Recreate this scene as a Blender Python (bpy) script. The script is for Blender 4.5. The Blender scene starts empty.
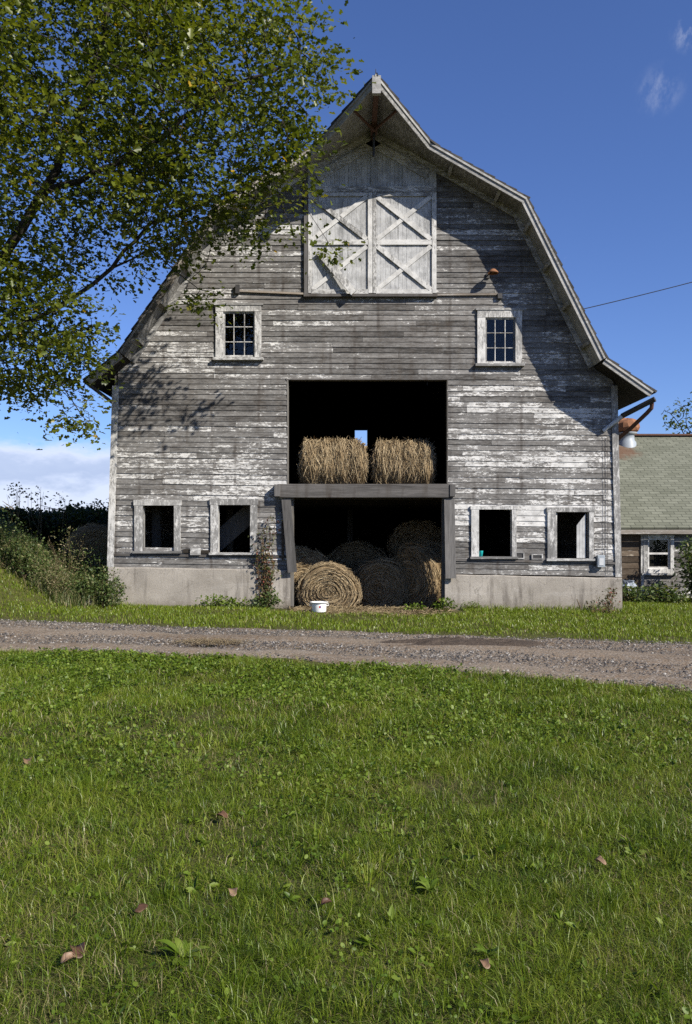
import bpy, math, random
import numpy as np
from mathutils import Vector

random.seed(7); rng = np.random.default_rng(11)
scene = bpy.context.scene
col = scene.collection
F = 807.33; CX = 346.0; HY = 536.0; EYE = 1.6
FY = F / 45.0                      # distance of the barn front
S = 45.0

def P(x, y, D):                    # a point seen at (x, y), D metres away
    return Vector(((x - CX) * D / F, D, EYE + (HY - y) * D / F))
def fx(x): return (x - CX) / S     # on the barn front
def fz(y): return EYE + (HY - y) / S

# ------------------------------------------------------------------ helpers
class MB:
    def __init__(s): s.v = []; s.f = []; s.r = []; s.p = []
    def add(s, vs, fs, rnd=None, pnt=0.0):
        b = len(s.v); r = random.random() if rnd is None else rnd
        s.v += [tuple(v) for v in vs]; s.r += [r] * len(vs)
        s.p += [pnt] * len(vs) if not isinstance(pnt, (list, tuple)) else list(pnt)
        s.f += [tuple(b + i for i in f) for f in fs]
        return s
    def hexa(s, q, rnd=None, pnt=0.0):   # q: 0-3 bottom ring, 4-7 top ring
        return s.add(q, [(3, 2, 1, 0), (4, 5, 6, 7), (0, 1, 5, 4), (1, 2, 6, 5), (2, 3, 7, 6), (3, 0, 4, 7)], rnd, pnt)
    def box(s, x0, x1, y0, y1, z0, z1, rnd=None, pnt=0.0):
        return s.hexa([(x0, y0, z0), (x1, y0, z0), (x1, y1, z0), (x0, y1, z0), (x0, y0, z1), (x1, y0, z1), (x1, y1, z1), (x0, y1, z1)], rnd, pnt)
    def bar(s, a, b, w, t, side=(0, -1, 0), rnd=None, pnt=0.0):  # plank from a to b, width w across, thickness t along `side`
        a = Vector(a); b = Vector(b); d = (b - a).normalized(); n = Vector(side)
        n = (n - d * n.dot(d)).normalized(); u = d.cross(n).normalized() * (w / 2); n = n * t
        return s.hexa([a - u, a + u, a + u + n, a - u + n, b - u, b + u, b + u + n, b - u + n], rnd, pnt)
    def tube(s, pts, rad, n=8, rnd=None, cap=True):
        pts = [Vector(p) for p in pts]; k = len(pts)
        if not hasattr(rad, '__len__'): rad = [rad] * k
        vs = []; fs = []
        for i, p in enumerate(pts):
            d = (pts[min(i + 1, k - 1)] - pts[max(i - 1, 0)]).normalized()
            a = d.orthogonal().normalized() if abs(d.z) > .98 else d.cross(Vector((0, 0, 1))).normalized()
            b = d.cross(a)
            for j in range(n):
                t = 2 * math.pi * j / n
                vs.append(p + (a * math.cos(t) + b * math.sin(t)) * rad[i])
        for i in range(k - 1):
            for j in range(n):
                j2 = (j + 1) % n
                fs.append((i * n + j, i * n + j2, i * n + n + j2, i * n + n + j))
        if cap: fs += [tuple(range(n - 1, -1, -1)), tuple(range((k - 1) * n, k * n))]
        return s.add(vs, fs, rnd)
    def lathe(s, prof, c=(0, 0, 0), n=24, rnd=None):
        vs = [(c[0] + r * math.cos(2 * math.pi * j / n), c[1] + r * math.sin(2 * math.pi * j / n), c[2] + z) for r, z in prof for j in range(n)]
        fs = [(i * n + j, i * n + (j + 1) % n, i * n + n + (j + 1) % n, i * n + n + j) for i in range(len(prof) - 1) for j in range(n)]
        return s.add(vs, fs, rnd)
    def build(s, name, m, parent=None, smooth=False, bevel=0):
        off = wloc(parent)
        me = bpy.data.meshes.new(name)
        me.from_pydata([(v[0] - off[0], v[1] - off[1], v[2] - off[2]) for v in s.v], [], s.f)
        for nm, arr in (('rnd', s.r), ('pnt', s.p)):
            me.attributes.new(nm, 'FLOAT', 'POINT').data.foreach_set('value', arr)
        if smooth: me.polygons.foreach_set('use_smooth', [True] * len(me.polygons))
        return link(name, me, m, parent, bevel)

def wloc(o):
    w = Vector((0, 0, 0))
    while o is not None: w += o.location; o = o.parent
    return w
def link(name, me, m, parent=None, bevel=0):
    me.materials.append(m); me.update()
    o = bpy.data.objects.new(name, me); col.objects.link(o); o.parent = parent
    if bevel:
        b = o.modifiers.new('bevel', 'BEVEL'); b.width = bevel; b.segments = 2; b.limit_method = 'ANGLE'
    return o
def tag(o, label=None, cat=None, group=None, kind=None):
    for k, v in (('label', label), ('category', cat), ('group', group), ('kind', kind)):
        if v: o[k] = v
    return o
def empty(name, loc, label=None, cat=None, group=None):
    o = bpy.data.objects.new(name, None); col.objects.link(o); o.location = loc; o.empty_display_size = .2
    return tag(o, label, cat, group)
def copy_tree(o, parent=None):
    c = o.copy(); col.objects.link(c); c.parent = parent
    for ch in list(o.children): copy_tree(ch, c)
    return c
def np_obj(name, V, faces, m, parent=None, rnd=None, smooth=False):
    """V (n,3); faces: list of int arrays (m,k)."""
    off = np.array(wloc(parent)); V = (V - off).astype(np.float32)
    me = bpy.data.meshes.new(name)
    me.vertices.add(len(V)); me.vertices.foreach_set('co', V.ravel())
    loops = np.concatenate([f.ravel() for f in faces]); tot = np.concatenate([np.full(len(f), f.shape[1]) for f in faces])
    start = np.concatenate([[0], np.cumsum(tot)[:-1]])
    me.loops.add(len(loops)); me.loops.foreach_set('vertex_index', loops.astype(np.int32))
    me.polygons.add(len(tot)); me.polygons.foreach_set('loop_start', start.astype(np.int32)); me.polygons.foreach_set('loop_total', tot.astype(np.int32))
    if smooth: me.polygons.foreach_set('use_smooth', np.ones(len(tot), bool))
    if rnd is not None: me.attributes.new('rnd', 'FLOAT', 'POINT').data.foreach_set('value', rnd.astype(np.float32))
    me.update(calc_edges=True); me.validate()
    return link(name, me, m, parent)

def vnoise(x, y, seed=0):          # smooth value noise on numpy arrays
    xi = np.floor(x).astype(int); yi = np.floor(y).astype(int); u = x - xi; v = y - yi
    u = u * u * (3 - 2 * u); v = v * v * (3 - 2 * v)
    def h(a, b):
        n = np.sin(a * 127.1 + b * 311.7 + seed * 74.7) * 43758.5453
        return n - np.floor(n)
    return (h(xi, yi) * (1 - u) + h(xi + 1, yi) * u) * (1 - v) + (h(xi, yi + 1) * (1 - u) + h(xi + 1, yi + 1) * u) * v
def sstep(a, b, x):
    t = np.clip((x - a) / (b - a), 0, 1); return t * t * (3 - 2 * t)

# ------------------------------------------------------------------ materials
class NT:
    def __init__(s, name, rough=.85, spec=.3):
        s.m = bpy.data.materials.new(name); s.m.use_nodes = True; s.t = s.m.node_tree
        s.b = s.t.nodes['Principled BSDF']; s.out = s.t.nodes['Material Output']
        s.b.inputs['Roughness'].default_value = rough; s.b.inputs['Specular IOR Level'].default_value = spec
    def n(s, typ, **kw):
        nd = s.t.nodes.new(typ)
        for k, v in kw.items():
            if k.startswith('_'): setattr(nd, k[1:], v)
            else:
                key = int(k[1:]) if k[0] == 'i' and k[1:].isdigit() else k.replace('__', ' ')
                if hasattr(v, 'is_output'): s.t.links.new(v, nd.inputs[key])
                else: nd.inputs[key].default_value = v
        return nd
    def attr(s, nm): return s.n('ShaderNodeAttribute', _attribute_name=nm).outputs['Fac']
    def math(s, op, a, b=0.0, c=None, clamp=False):
        nd = s.n('ShaderNodeMath', _operation=op, _use_clamp=clamp, i0=a, i1=b)
        if c is not None:
            if hasattr(c, 'is_output'): s.t.links.new(c, nd.inputs[2])
            else: nd.inputs[2].default_value = c
        return nd.outputs[0]
    def obj(s): return s.n('ShaderNodeTexCoord').outputs['Object']
    def geo(s): return s.n('ShaderNodeNewGeometry').outputs['Position']
    def noise(s, vec, scale, detail=4, rough=.55, dist=0.0):
        return s.n('ShaderNodeTexNoise', Vector=vec, Scale=scale, Detail=detail, Roughness=rough, Distortion=dist).outputs['Fac']
    def scaled(s, vec, sc, off=None):
        v = s.n('ShaderNodeVectorMath', _operation='MULTIPLY', i0=vec, i1=sc).outputs[0]
        if off is not None:
            o = s.n('ShaderNodeVectorMath', _operation='SCALE', i0=(13.7, 7.1, 21.3)); s.t.links.new(off, o.inputs['Scale'])
            v = s.n('ShaderNodeVectorMath', _operation='ADD', i0=v, i1=o.outputs[0]).outputs[0]
        return v
    def step(s, x, a, b): return s.n('ShaderNodeMapRange', _interpolation_type='SMOOTHSTEP', Value=x, i1=a, i2=b).outputs[0]
    def ramp(s, x, stops):
        nd = s.n('ShaderNodeValToRGB', Fac=x); e = nd.color_ramp.elements
        while len(e) < len(stops): e.new(.5)
        for el, (p, c) in zip(e, stops): el.position = p; el.color = (*c, 1)
        return nd.outputs['Color']
    def mix(s, f, a, b, mode='MIX'):
        nd = s.n('ShaderNodeMix', _data_type='RGBA', _blend_type=mode)
        for i, v in ((0, f), (6, a), (7, b)):
            if hasattr(v, 'is_output'): s.t.links.new(v, nd.inputs[i])
            else: nd.inputs[i].default_value = v if i == 0 or len(v) == 4 else (*v, 1)
        return nd.outputs[2]
    def gray(s, x): return s.n('ShaderNodeCombineColor', Red=x, Green=x, Blue=x).outputs[0]
    def color(s, c):
        if hasattr(c, 'is_output'): s.t.links.new(c, s.b.inputs['Base Color'])
        else: s.b.inputs['Base Color'].default_value = (*c, 1)
        return s
    def bump(s, h, strength=.3, dist=.02):
        s.t.links.new(s.n('ShaderNodeBump', Strength=strength, Distance=dist, Height=h).outputs[0], s.b.inputs['Normal']); return s
    def rough(s, x): s.t.links.new(x, s.b.inputs['Roughness']); return s

def wood(name, axis, lo, hi, paint=None, cover=.5, soft=.05, stain=0.0, bump=.35, film=.42, nails=False):
    k = NT(name, .88, .2); r = k.attr('rnd'); o = k.obj()
    st = {'x': (.07, 1, 1), 'y': (1, .07, 1), 'z': (1, 1, .07)}[axis]
    sp = {'x': (.24, 1, 1), 'y': (1, .24, 1), 'z': (1, 1, .24)}[axis]
    g = k.noise(k.scaled(o, st, r), 42, 7, .68)
    g2 = k.noise(k.scaled(o, st, r), 9, 4, .6)
    mixv = k.math('MULTIPLY_ADD', g2, .5, k.math('MULTIPLY', g, .5))
    w = k.ramp(mixv, [(.33, lo), (.66, hi)])
    br = k.math('MULTIPLY_ADD', r, .75, .62)
    w = k.mix(1.0, w, k.gray(br), 'MULTIPLY')
    if stain:
        sv = k.noise(k.scaled(o, (2.3, 2.3, .35)), 1.6, 5, .6)
        w = k.mix(k.math('MULTIPLY', k.step(sv, .45, .72), stain), w, (.055, .045, .036))
    h = g
    nl = None
    if nails:      # rust and dirt bleeding from the nail lines over the studs
        sx = k.n('ShaderNodeSeparateXYZ', i0=o).outputs[0]
        wv = k.math('ABSOLUTE', k.math('SUBTRACT', k.math('FRACT', k.math('DIVIDE', k.math('ADD', sx, k.math('MULTIPLY_ADD', k.noise(k.scaled(o, (1, 1, 2)), 3, 2), .06, -.03)), .53)), .5))
        nl = k.math('MULTIPLY', k.step(wv, .10, .015), k.step(k.noise(k.scaled(o, (.9, 1, .8)), 1.7, 4, .6), .44, .66))
    if paint:
        p1 = k.math('MULTIPLY_ADD', k.noise(k.scaled(o, sp, r), 17.0, 10, .74), .6, k.math('MULTIPLY', k.noise(k.scaled(o, tuple(1 if q == 1 else q * 2.2 for q in sp), r), 27.0, 8, .7), .4))
        p2 = k.noise(k.scaled(o, (.5, .5, 1.1)), 1.1, 3, .5)
        v = k.math('ADD', k.math('MULTIPLY_ADD', r, .13, -.065), k.math('MULTIPLY_ADD', p2, .36, -.18))
        v = k.math('ADD', k.math('ADD', p1, v), k.attr('pnt'))
        t = 1 - cover * .5 - .25
        m = k.step(v, t - soft, t + soft)
        v2 = k.math('ADD', v, k.math('MULTIPLY_ADD', k.noise(k.scaled(o, sp, r), 4.0, 4, .6), .3, -.15))
        thin = k.step(v2, t - .28, t + .08)
        pc = k.mix(k.step(k.noise(o, 5, 4, .6), .35, .7), paint, tuple(c * .66 for c in paint))
        w = k.mix(k.math('MULTIPLY', thin, film), w, tuple(c * .66 for c in paint))
        w = k.mix(m, w, pc)
        h = k.math('MULTIPLY_ADD', m, .6, g)
    if nl is not None: w = k.mix(k.math('MULTIPLY', nl, .6), w, (.045, .036, .030))
    k.color(w); k.bump(h, bump, .012)
    return k.m

def plain(name, c, rough=.6, spec=.4, var=.25, scale=12, metal=0, bump=.15):
    k = NT(name, rough, spec); n = k.noise(k.obj(), scale, 5, .6)
    k.color(k.mix(n, tuple(v * (1 - var) for v in c), tuple(min(1, v * (1 + var)) for v in c)))
    k.b.inputs['Metallic'].default_value = metal; k.bump(n, bump, .01)
    return k.m

WHITE = (.56, .55, .53)
M = {}
M['siding'] = wood('weathered_siding', 'x', (.016, .0132, .0112), (.145, .135, .126), WHITE, .335, .022, .85, .45, .42, True)
M['trim_z'] = wood('peeling_trim_upright', 'z', (.075, .072, .068), (.24, .235, .228), WHITE, .50, .06)
M['trim_x'] = wood('peeling_trim_level', 'x', (.075, .072, .068), (.24, .235, .228), WHITE, .48, .06)
M['door'] = wood('worn_white_planks', 'z', (.12, .12, .118), (.30, .30, .296), (.46, .46, .457), .64, .14)
M['fascia'] = wood('worn_fascia', 'x', (.11, .105, .095), (.28, .272, .255), (.40, .392, .375), .50, .1)
M['fascia_bare'] = wood('bare_weathered_fascia', 'x', (.085, .070, .056), (.30, .26, .215), (.46, .44, .41), .32, .08)
M['soffit'] = wood('grey_soffit', 'y', (.10, .092, .08), (.25, .235, .21), (.40, .39, .37), .5, .12)
M['grey'] = wood('bare_grey_timber', 'x', (.045, .042, .04), (.165, .155, .147), None, .5, .05, .8, .4, .4, True)
M['grey_z'] = wood('bare_grey_plank', 'z', (.045, .043, .041), (.155, .148, .142))
M['brown'] = wood('bare_brown_board', 'x', (.022, .015, .010), (.10, .07, .046), (.30, .26, .21), .22, .05)  # brown boards, darkened further so the wing wall's shade is in the colour
M['tan'] = wood('tan_weathered_strip', 'x', (.09, .07, .052), (.27, .22, .17), WHITE, .3, .06)
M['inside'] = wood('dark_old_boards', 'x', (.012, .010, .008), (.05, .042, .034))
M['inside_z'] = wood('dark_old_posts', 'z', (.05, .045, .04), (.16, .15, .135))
M['rust'] = plain('rusted_iron', (.10, .05, .034), .8, .3, .5, 20)
M['rustor'] = plain('orange_rust', (.22, .105, .055), .85, .2, .6, 9, bump=.4)
M['iron'] = plain('dark_iron', (.035, .033, .032), .6, .4, .4, 20)
M['galv'] = plain('pale_zinc', (.45, .46, .47), .5, .5, .3, 14)
M['enamel'] = plain('white_enamel', (.80, .80, .78), .28, .5, .04, 6, bump=.02)
M['red'] = plain('red_print', (.45, .05, .04), .4, .4, .1)
M['blue'] = plain('blue_print', (.04, .08, .30), .4, .4, .1)
M['teal'] = plain('teal_plastic', (.02, .50, .50), .4, .4, .08)
M['boxgrey'] = plain('grey_box_paint', (.27, .30, .33), .5, .4, .1)
M['sack'] = plain('pale_sack', (.26, .29, .34), .6, .3, .2, 14)
M['black'] = plain('black_cable', (.02, .02, .022), .6, .3, .1)
M['stone'] = plain('pale_stone', (.13, .125, .115), .8, .3, .3, 9, bump=.4)

k = NT('glass_pane', .03, .5)      # thin window glass
tr = k.n('ShaderNodeBsdfTransparent', Color=(.82, .86, .88, 1)); gl = k.n('ShaderNodeBsdfGlossy', Roughness=.02, Color=(.95, .97, 1, 1))
ly = k.n('ShaderNodeLayerWeight', Blend=.25)
k.t.links.new(k.n('ShaderNodeMixShader', Fac=k.math('MULTIPLY_ADD', ly.outputs['Fresnel'], .5, .02), i1=tr.outputs[0], i2=gl.outputs[0]).outputs[0], k.out.inputs['Surface'])
M['glass'] = k.m

k = NT('stained_concrete', .92, .2); o = k.obj()
a = k.noise(o, 1.3, 5, .6); b = k.noise(o, 38, 4, .7); d = k.noise(k.scaled(o, (3, 3, .35)), 2.2, 4, .6); e = k.noise(k.scaled(o, (.25, .25, 4)), 2.0, 3, .5)
c = k.ramp(a, [(.3, (.22, .198, .170)), (.7, (.345, .315, .275))])
c = k.mix(k.math('MULTIPLY', k.step(d, .50, .72), .75), c, (.10, .087, .074))
c = k.mix(k.math('MULTIPLY', k.step(e, .55, .7), .25), c, (.37, .345, .315))
cv = k.n('ShaderNodeVectorMath', _operation='ADD', i0=k.scaled(o, (.55, .55, .9)), i1=k.n('ShaderNodeVectorMath', _operation='SCALE', i0=k.n('ShaderNodeTexNoise', Vector=o, Scale=2.2, Detail=5.0).outputs['Color'], Scale=.55).outputs[0]).outputs[0]
vc_ = k.n('ShaderNodeTexVoronoi', _feature='DISTANCE_TO_EDGE', Vector=cv, Scale=1.0).outputs['Distance']
c = k.mix(k.math('MULTIPLY', k.step(vc_, .005, .001), .35), c, (.05, .043, .036))
f_ = k.noise(o, 8, 6, .7); c = k.mix(k.math('MULTIPLY', k.step(f_, .55, .75), .4), c, (.42, .395, .36))
c = k.mix(k.math('MULTIPLY', k.step(k.math('MULTIPLY_ADD', f_, .3, k.n('ShaderNodeSeparateXYZ', i0=o).outputs[2]), .42, .1), .6), c, (.12, .10, .075))
c = k.mix(.45, c, k.gray(b), 'OVERLAY'); k.color(c); k.bump(k.math('ADD', a, k.math('MULTIPLY', b, .5)), .45, .02); M['concrete'] = k.m

k = NT('barn_shingles', .95, .15); o = k.obj(); n = k.noise(o, 7, 5, .65)
k.color(k.ramp(n, [(.3, (.028, .026, .025)), (.7, (.085, .08, .075))])); k.bump(n, .5, .02); M['shingle'] = k.m

k = NT('green_grey_shingles', .95, .15); o = k.obj()
sx = k.n('ShaderNodeSeparateXYZ', i0=o)
bv = k.n('ShaderNodeCombineXYZ', X=sx.outputs[0], Y=k.math('MULTIPLY', sx.outputs[1], 1.27))
br = k.n('ShaderNodeTexBrick', _offset=.5, Vector=bv.outputs[0], Color1=(.115, .120, .088, 1), Color2=(.19, .195, .15, 1), Mortar=(.035, .037, .028, 1), Scale=1.0, Mortar__Size=.016, Mortar__Smooth=.6, Bias=0.0, Brick__Width=.30, Row__Height=.15)
n = k.noise(o, 1.1, 5, .6); n2 = k.noise(o, 55, 3, .7)
c = k.mix(.35, br.outputs['Color'], k.ramp(n, [(.3, (.10, .104, .08)), (.7, (.18, .184, .148))]))
c = k.mix(.5, c, k.gray(n2), 'OVERLAY')
vp = k.n('ShaderNodeVectorMath', _operation='MULTIPLY', i0=k.n('ShaderNodeVectorMath', _operation='SUBTRACT', i0=o, i1=(2.05, 3.45, 4.35)).outputs[0], i1=(.9, 1.25, .9)).outputs[0]
rd = k.n('ShaderNodeVectorMath', _operation='LENGTH', i0=vp).outputs['Value']
rm = k.step(k.math('ADD', rd, k.math('MULTIPLY_ADD', k.noise(o, 3.2, 4, .7), .9, -.45)), .85, .35)
c = k.mix(k.math('MULTIPLY', rm, .8), c, (.12, .06, .036))
k.color(c); k.bump(k.math('ADD', br.outputs['Fac'], k.math('MULTIPLY', n2, -.5)), -.5, .02); M['wingroof'] = k.m

def hay_mat(name, c0, c1, c2):
    k = NT(name, .9, .15); r = k.attr('rnd'); o = k.obj(); n = k.noise(o, 34, 6, .7)
    c = k.ramp(k.math('MULTIPLY_ADD', r, .55, k.math('MULTIPLY', n, .45)), [(.12, c0), (.5, c1), (.92, c2)])
    k.color(c); k.bump(n, .9, .03); return k.m
M['hay'] = hay_mat('dry_hay', (.075, .050, .026), (.275, .200, .113), (.51, .42, .27))
M['straw'] = hay_mat('loose_straw', (.12, .085, .045), (.27, .205, .115), (.42, .34, .21))

def leaf_mat(name, stops, trans=.35, rough=.5, patch=None):
    k = NT(name, rough, .35); r = k.attr('rnd')
    if patch:
        pos = k.geo(); pn = k.noise(k.scaled(pos, (1, 1, .3)), patch[0], 4, .6)
        r = k.math('MULTIPLY_ADD', k.math('MULTIPLY_ADD', pn, 1.0, -.5), patch[1], r, clamp=True)
    c = k.ramp(r, stops)
    k.color(c)
    tl = k.n('ShaderNodeBsdfTranslucent'); k.t.links.new(k.mix(1.0, c, (1.25, 1.2, .55), 'MULTIPLY'), tl.inputs['Color'])
    mx = k.n('ShaderNodeMixShader', Fac=trans, i1=k.b.outputs[0], i2=tl.outputs[0])
    k.t.links.new(mx.outputs[0], k.out.inputs['Surface']); return k.m
M['leaf'] = leaf_mat('tree_leaves', [(0, (.036, .054, .008)), (.45, (.092, .120, .013)), (.85, (.168, .188, .024)), (.985, (.19, .175, .02)), (1, (.40, .25, .02))], .46, .38)
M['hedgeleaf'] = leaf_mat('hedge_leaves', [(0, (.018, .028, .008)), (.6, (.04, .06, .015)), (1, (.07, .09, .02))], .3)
M['weedleaf'] = leaf_mat('weed_leaves', [(0, (.035, .06, .015)), (.5, (.075, .115, .03)), (.85, (.13, .17, .05)), (1, (.24, .22, .10))], .35)
M['vineleaf'] = leaf_mat('vine_leaves', [(0, (.05, .07, .02)), (.45, (.10, .10, .035)), (.75, (.15, .075, .04)), (1, (.18, .05, .035))], .3)
M['grass'] = leaf_mat('grass_blades', [(0, (.040, .070, .006)), (.35, (.102, .160, .010)), (.68, (.168, .222, .018)), (.88, (.225, .255, .035)), (.95, (.23, .195, .085)), (1, (.32, .26, .14))], .36, .40, (.9, .42))
M['clover'] = leaf_mat('clover_leaves', [(0, (.055, .100, .008)), (.5, (.115, .178, .015)), (1, (.185, .24, .035))], .38, .5, (.9, .4))
M['drygrass'] = leaf_mat('tall_dry_grass', [(0, (.05, .08, .018)), (.4, (.10, .13, .035)), (.65, (.18, .17, .075)), (1, (.32, .26, .15))], .3)
M['deadleaf'] = leaf_mat('dead_leaves', [(0, (.08, .04, .025)), (.5, (.16, .085, .05)), (1, (.28, .185, .115))], .2)
k = NT('tree_bark', .95, .15); o = k.obj(); n = k.noise(k.scaled(o, (1, 1, .3)), 14, 6, .65)
k.color(k.ramp(n, [(.3, (.018, .015, .012)), (.7, (.065, .056, .045))])); k.bump(n, .7, .03); M['bark'] = k.m
M['stem'] = plain('plant_stems', (.13, .095, .055), .8, .2, .4, 20)

k = NT('turf_soil', 1, .1); o = k.geo()
a = k.noise(o, .55, 5, .6); b = k.noise(o, 11, 6, .7); c3 = k.noise(o, 70, 3, .7)
c = k.ramp(b, [(.3, (.045, .050, .014)), (.55, (.080, .082, .026)), (.8, (.15, .118, .062))])
c = k.mix(k.math('MULTIPLY', k.step(a, .5, .75), .5), c, (.10, .078, .045))
c = k.mix(.4, c, k.gray(c3), 'OVERLAY'); k.color(c); k.bump(k.math('ADD', b, c3), .7, .03); M['soil'] = k.m

k = NT('gravel_dirt', .97, .15); o = k.geo()
a = k.noise(k.scaled(o, (.35, 1.6, 1)), .9, 5, .6); b = k.noise(o, 16, 6, .75); v = k.n('ShaderNodeTexVoronoi', Vector=o, Scale=34.0)
c = k.ramp(a, [(.28, (.130, .086, .051)), (.5, (.210, .156, .106)), (.72, (.255, .208, .158))])
st = k.ramp(v.outputs['Color'], [(0, (.045, .04, .035)), (.5, (.17, .145, .118)), (1, (.31, .28, .24))])
c = k.mix(k.math('MULTIPLY', k.step(b, .40, .58), .8), c, st)
c = k.mix(.45, c, k.gray(b), 'OVERLAY'); k.color(c); k.bump(k.math('ADD', b, k.math('MULTIPLY', v.outputs['Distance'], -.8)), .6, .02); M['road'] = k.m
k = NT('road_stones', .9, .25); r = k.attr('rnd')
k.color(k.ramp(r, [(0, (.03, .03, .032)), (.45, (.085, .077, .07)), (.85, (.19, .17, .15)), (1, (.32, .30, .27))])); M['pebble'] = k.m
k = NT('wet_dark_earth', .95, .2); o = k.geo(); n = k.noise(o, 22, 6, .75)
k.color(k.ramp(n, [(.3, (.035, .026, .020)), (.7, (.11, .085, .065))])); k.bump(n, .9, .03); M['mud'] = k.m
k = NT('barn_dirt_floor', .97, .1); n = k.noise(k.geo(), 14, 6, .7)
k.color(k.ramp(n, [(.3, (.12, .09, .055)), (.7, (.34, .26, .16))])); k.bump(n, .6, .03); M['dirtfloor'] = k.m

# ------------------------------------------------------------------ ground
def near_edge(x): return np.interp(x, [-60, -12, -4.77, -1.93, .05, 1.81, 3.52, 6, 12, 40], [19, 12.3, 11.13, 10.67, 10.09, 9.4, 8.2, 6.6, 2.5, -18])
def far_edge(x): return np.interp(x, [-60, -12, -6.3, -2.4, .07, 2.44, 5.2, 9, 16, 44], [23.5, 15.7, 14.67, 13.65, 13.3, 12.78, 12.18, 10.9, 6.6, -12])
def road_d(x, y):                  # >0 inside the road (metres from its edge)
    return np.minimum(y - near_edge(x), far_edge(x) - y)
def ground_h(x, y):
    x = np.asarray(x, float); y = np.asarray(y, float)
    h = -.011 * x * np.exp(-(x / 14) ** 2) * sstep(8, 15, y)
    h = h + 1.7 * sstep(-4.95, -9.2, x) * sstep(14.6, 18.8, y) * (1 - .5 * sstep(40, 120, y))
    h = h - .20 * sstep(FY - .35, FY + .9, y) * sstep(-5.2, -4.2, x) * sstep(5.9, 4.9, x) * (1 - sstep(36, 38, y))
    off = sstep(.1, .9, -road_d(x, y)) * (1 - sstep(17.2, 17.7, y) * (x > -5.3) * (x < 6.4))
    h = h + off * (.07 * (vnoise(x * .7, y * .7, 1) - .5) + .035 * (vnoise(x * 2.3, y * 2.3, 2) - .5))
    return h
xs = np.concatenate([[-900, -400, -160, -70, -35, -22], np.arange(-15, 15.01, .25), [22, 35, 70, 160, 400, 900]])
ys = np.concatenate([[-300, -80, -20, -6], np.arange(-1, 27.01, .25), [32, 42, 60, 100, 200, 450, 1200]])
gx, gy = np.meshgrid(xs, ys)
gv = np.stack([gx.ravel(), gy.ravel(), ground_h(gx, gy).ravel()], 1)
nx, ny = len(xs), len(ys); ii = (np.arange(ny - 1)[:, None] * nx + np.arange(nx - 1)[None]).ravel()
tag(np_obj('ground', gv, [np.stack([ii, ii + 1, ii + nx + 1, ii + nx], 1)], M['soil'], smooth=True), kind='structure')

rx = np.concatenate([np.arange(-40, -14, 1.0), np.arange(-14, 14, .1), np.arange(14, 32, 1.0)]); nt = 30
tt = np.linspace(0, 1, nt)
e0 = near_edge(rx) + .30 * (vnoise(rx * 1.3, rx * 0, 5) - .5) + .18 * (vnoise(rx * 5, rx * 0, 6) - .5)
e1 = far_edge(rx) + .40 * (vnoise(rx * 1.1, rx * 0, 7) - .5) + .2 * (vnoise(rx * 4, rx * 0, 8) - .5)
RX, TT = np.meshgrid(rx, tt); RY = e0[None] + (e1 - e0)[None] * TT
rut = .022 * np.sin(TT * 6.28 * 2 + .6) * (TT > .04) * (TT < .96) + .02 * (vnoise(RX * 1.5, RY * 3, 4) - .5)
RZ = ground_h(RX, RY) + .03 + rut * np.minimum(1, 8 * np.minimum(TT, 1 - TT)); RZ[0] -= .05; RZ[-1] -= .05
n = len(rx); ii = (np.arange(nt - 1)[:, None] * n + np.arange(n - 1)[None]).ravel()
tag(np_obj('dirt_road', np.stack([RX.ravel(), RY.ravel(), RZ.ravel()], 1), [np.stack([ii, ii + 1, ii + n + 1, ii + n], 1)], M['road'], smooth=True), kind='structure')

def in_view(x, y, m=1.2): return np.abs(x) < .43 * y + m

# gravel: loose stones on the road
N = 30000; x = rng.uniform(-8, 8, N * 2); t = rng.beta(1.1, 1.1, N * 2); y = near_edge(x) + (far_edge(x) - near_edge(x)) * t
ok = in_view(x, y) & (vnoise(x * .6, y * 2.2, 9) + .8 * rng.random(N * 2) > .62); x, y = x[ok][:N], y[ok][:N]; N = len(x)
oc = np.array([(1, 0, 0), (0, 1, 0), (-1, 0, 0), (0, -1, 0), (0, 0, 1), (.6, .6, .7), (-.6, .5, .65)], float)
sz = .006 + .018 * rng.random(N) ** 3.5; an = rng.uniform(0, 6.28, N)
pv = oc[None] * (sz[:, None, None] * rng.uniform(.6, 1.3, (N, 7, 1)))
pv = np.stack([pv[..., 0] * np.cos(an)[:, None] - pv[..., 1] * np.sin(an)[:, None], pv[..., 0] * np.sin(an)[:, None] + pv[..., 1] * np.cos(an)[:, None], pv[..., 2] * .75], 2)
pv += np.stack([x, y, ground_h(x, y) + .032], 1)[:, None]
fc = np.array([(0, 5, 4), (0, 1, 5), (1, 6, 5), (5, 6, 4), (1, 2, 6), (2, 4, 6), (2, 3, 4), (3, 0, 4)])
tag(np_obj('gravel', pv.reshape(-1, 3), [(fc[None] + 7 * np.arange(N)[:, None, None]).reshape(-1, 3)], M['pebble'], rnd=np.repeat(rng.random(N), 7)),
    'loose grey and pale gravel stones strewn over the dirt road', 'gravel', kind='stuff')

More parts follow.
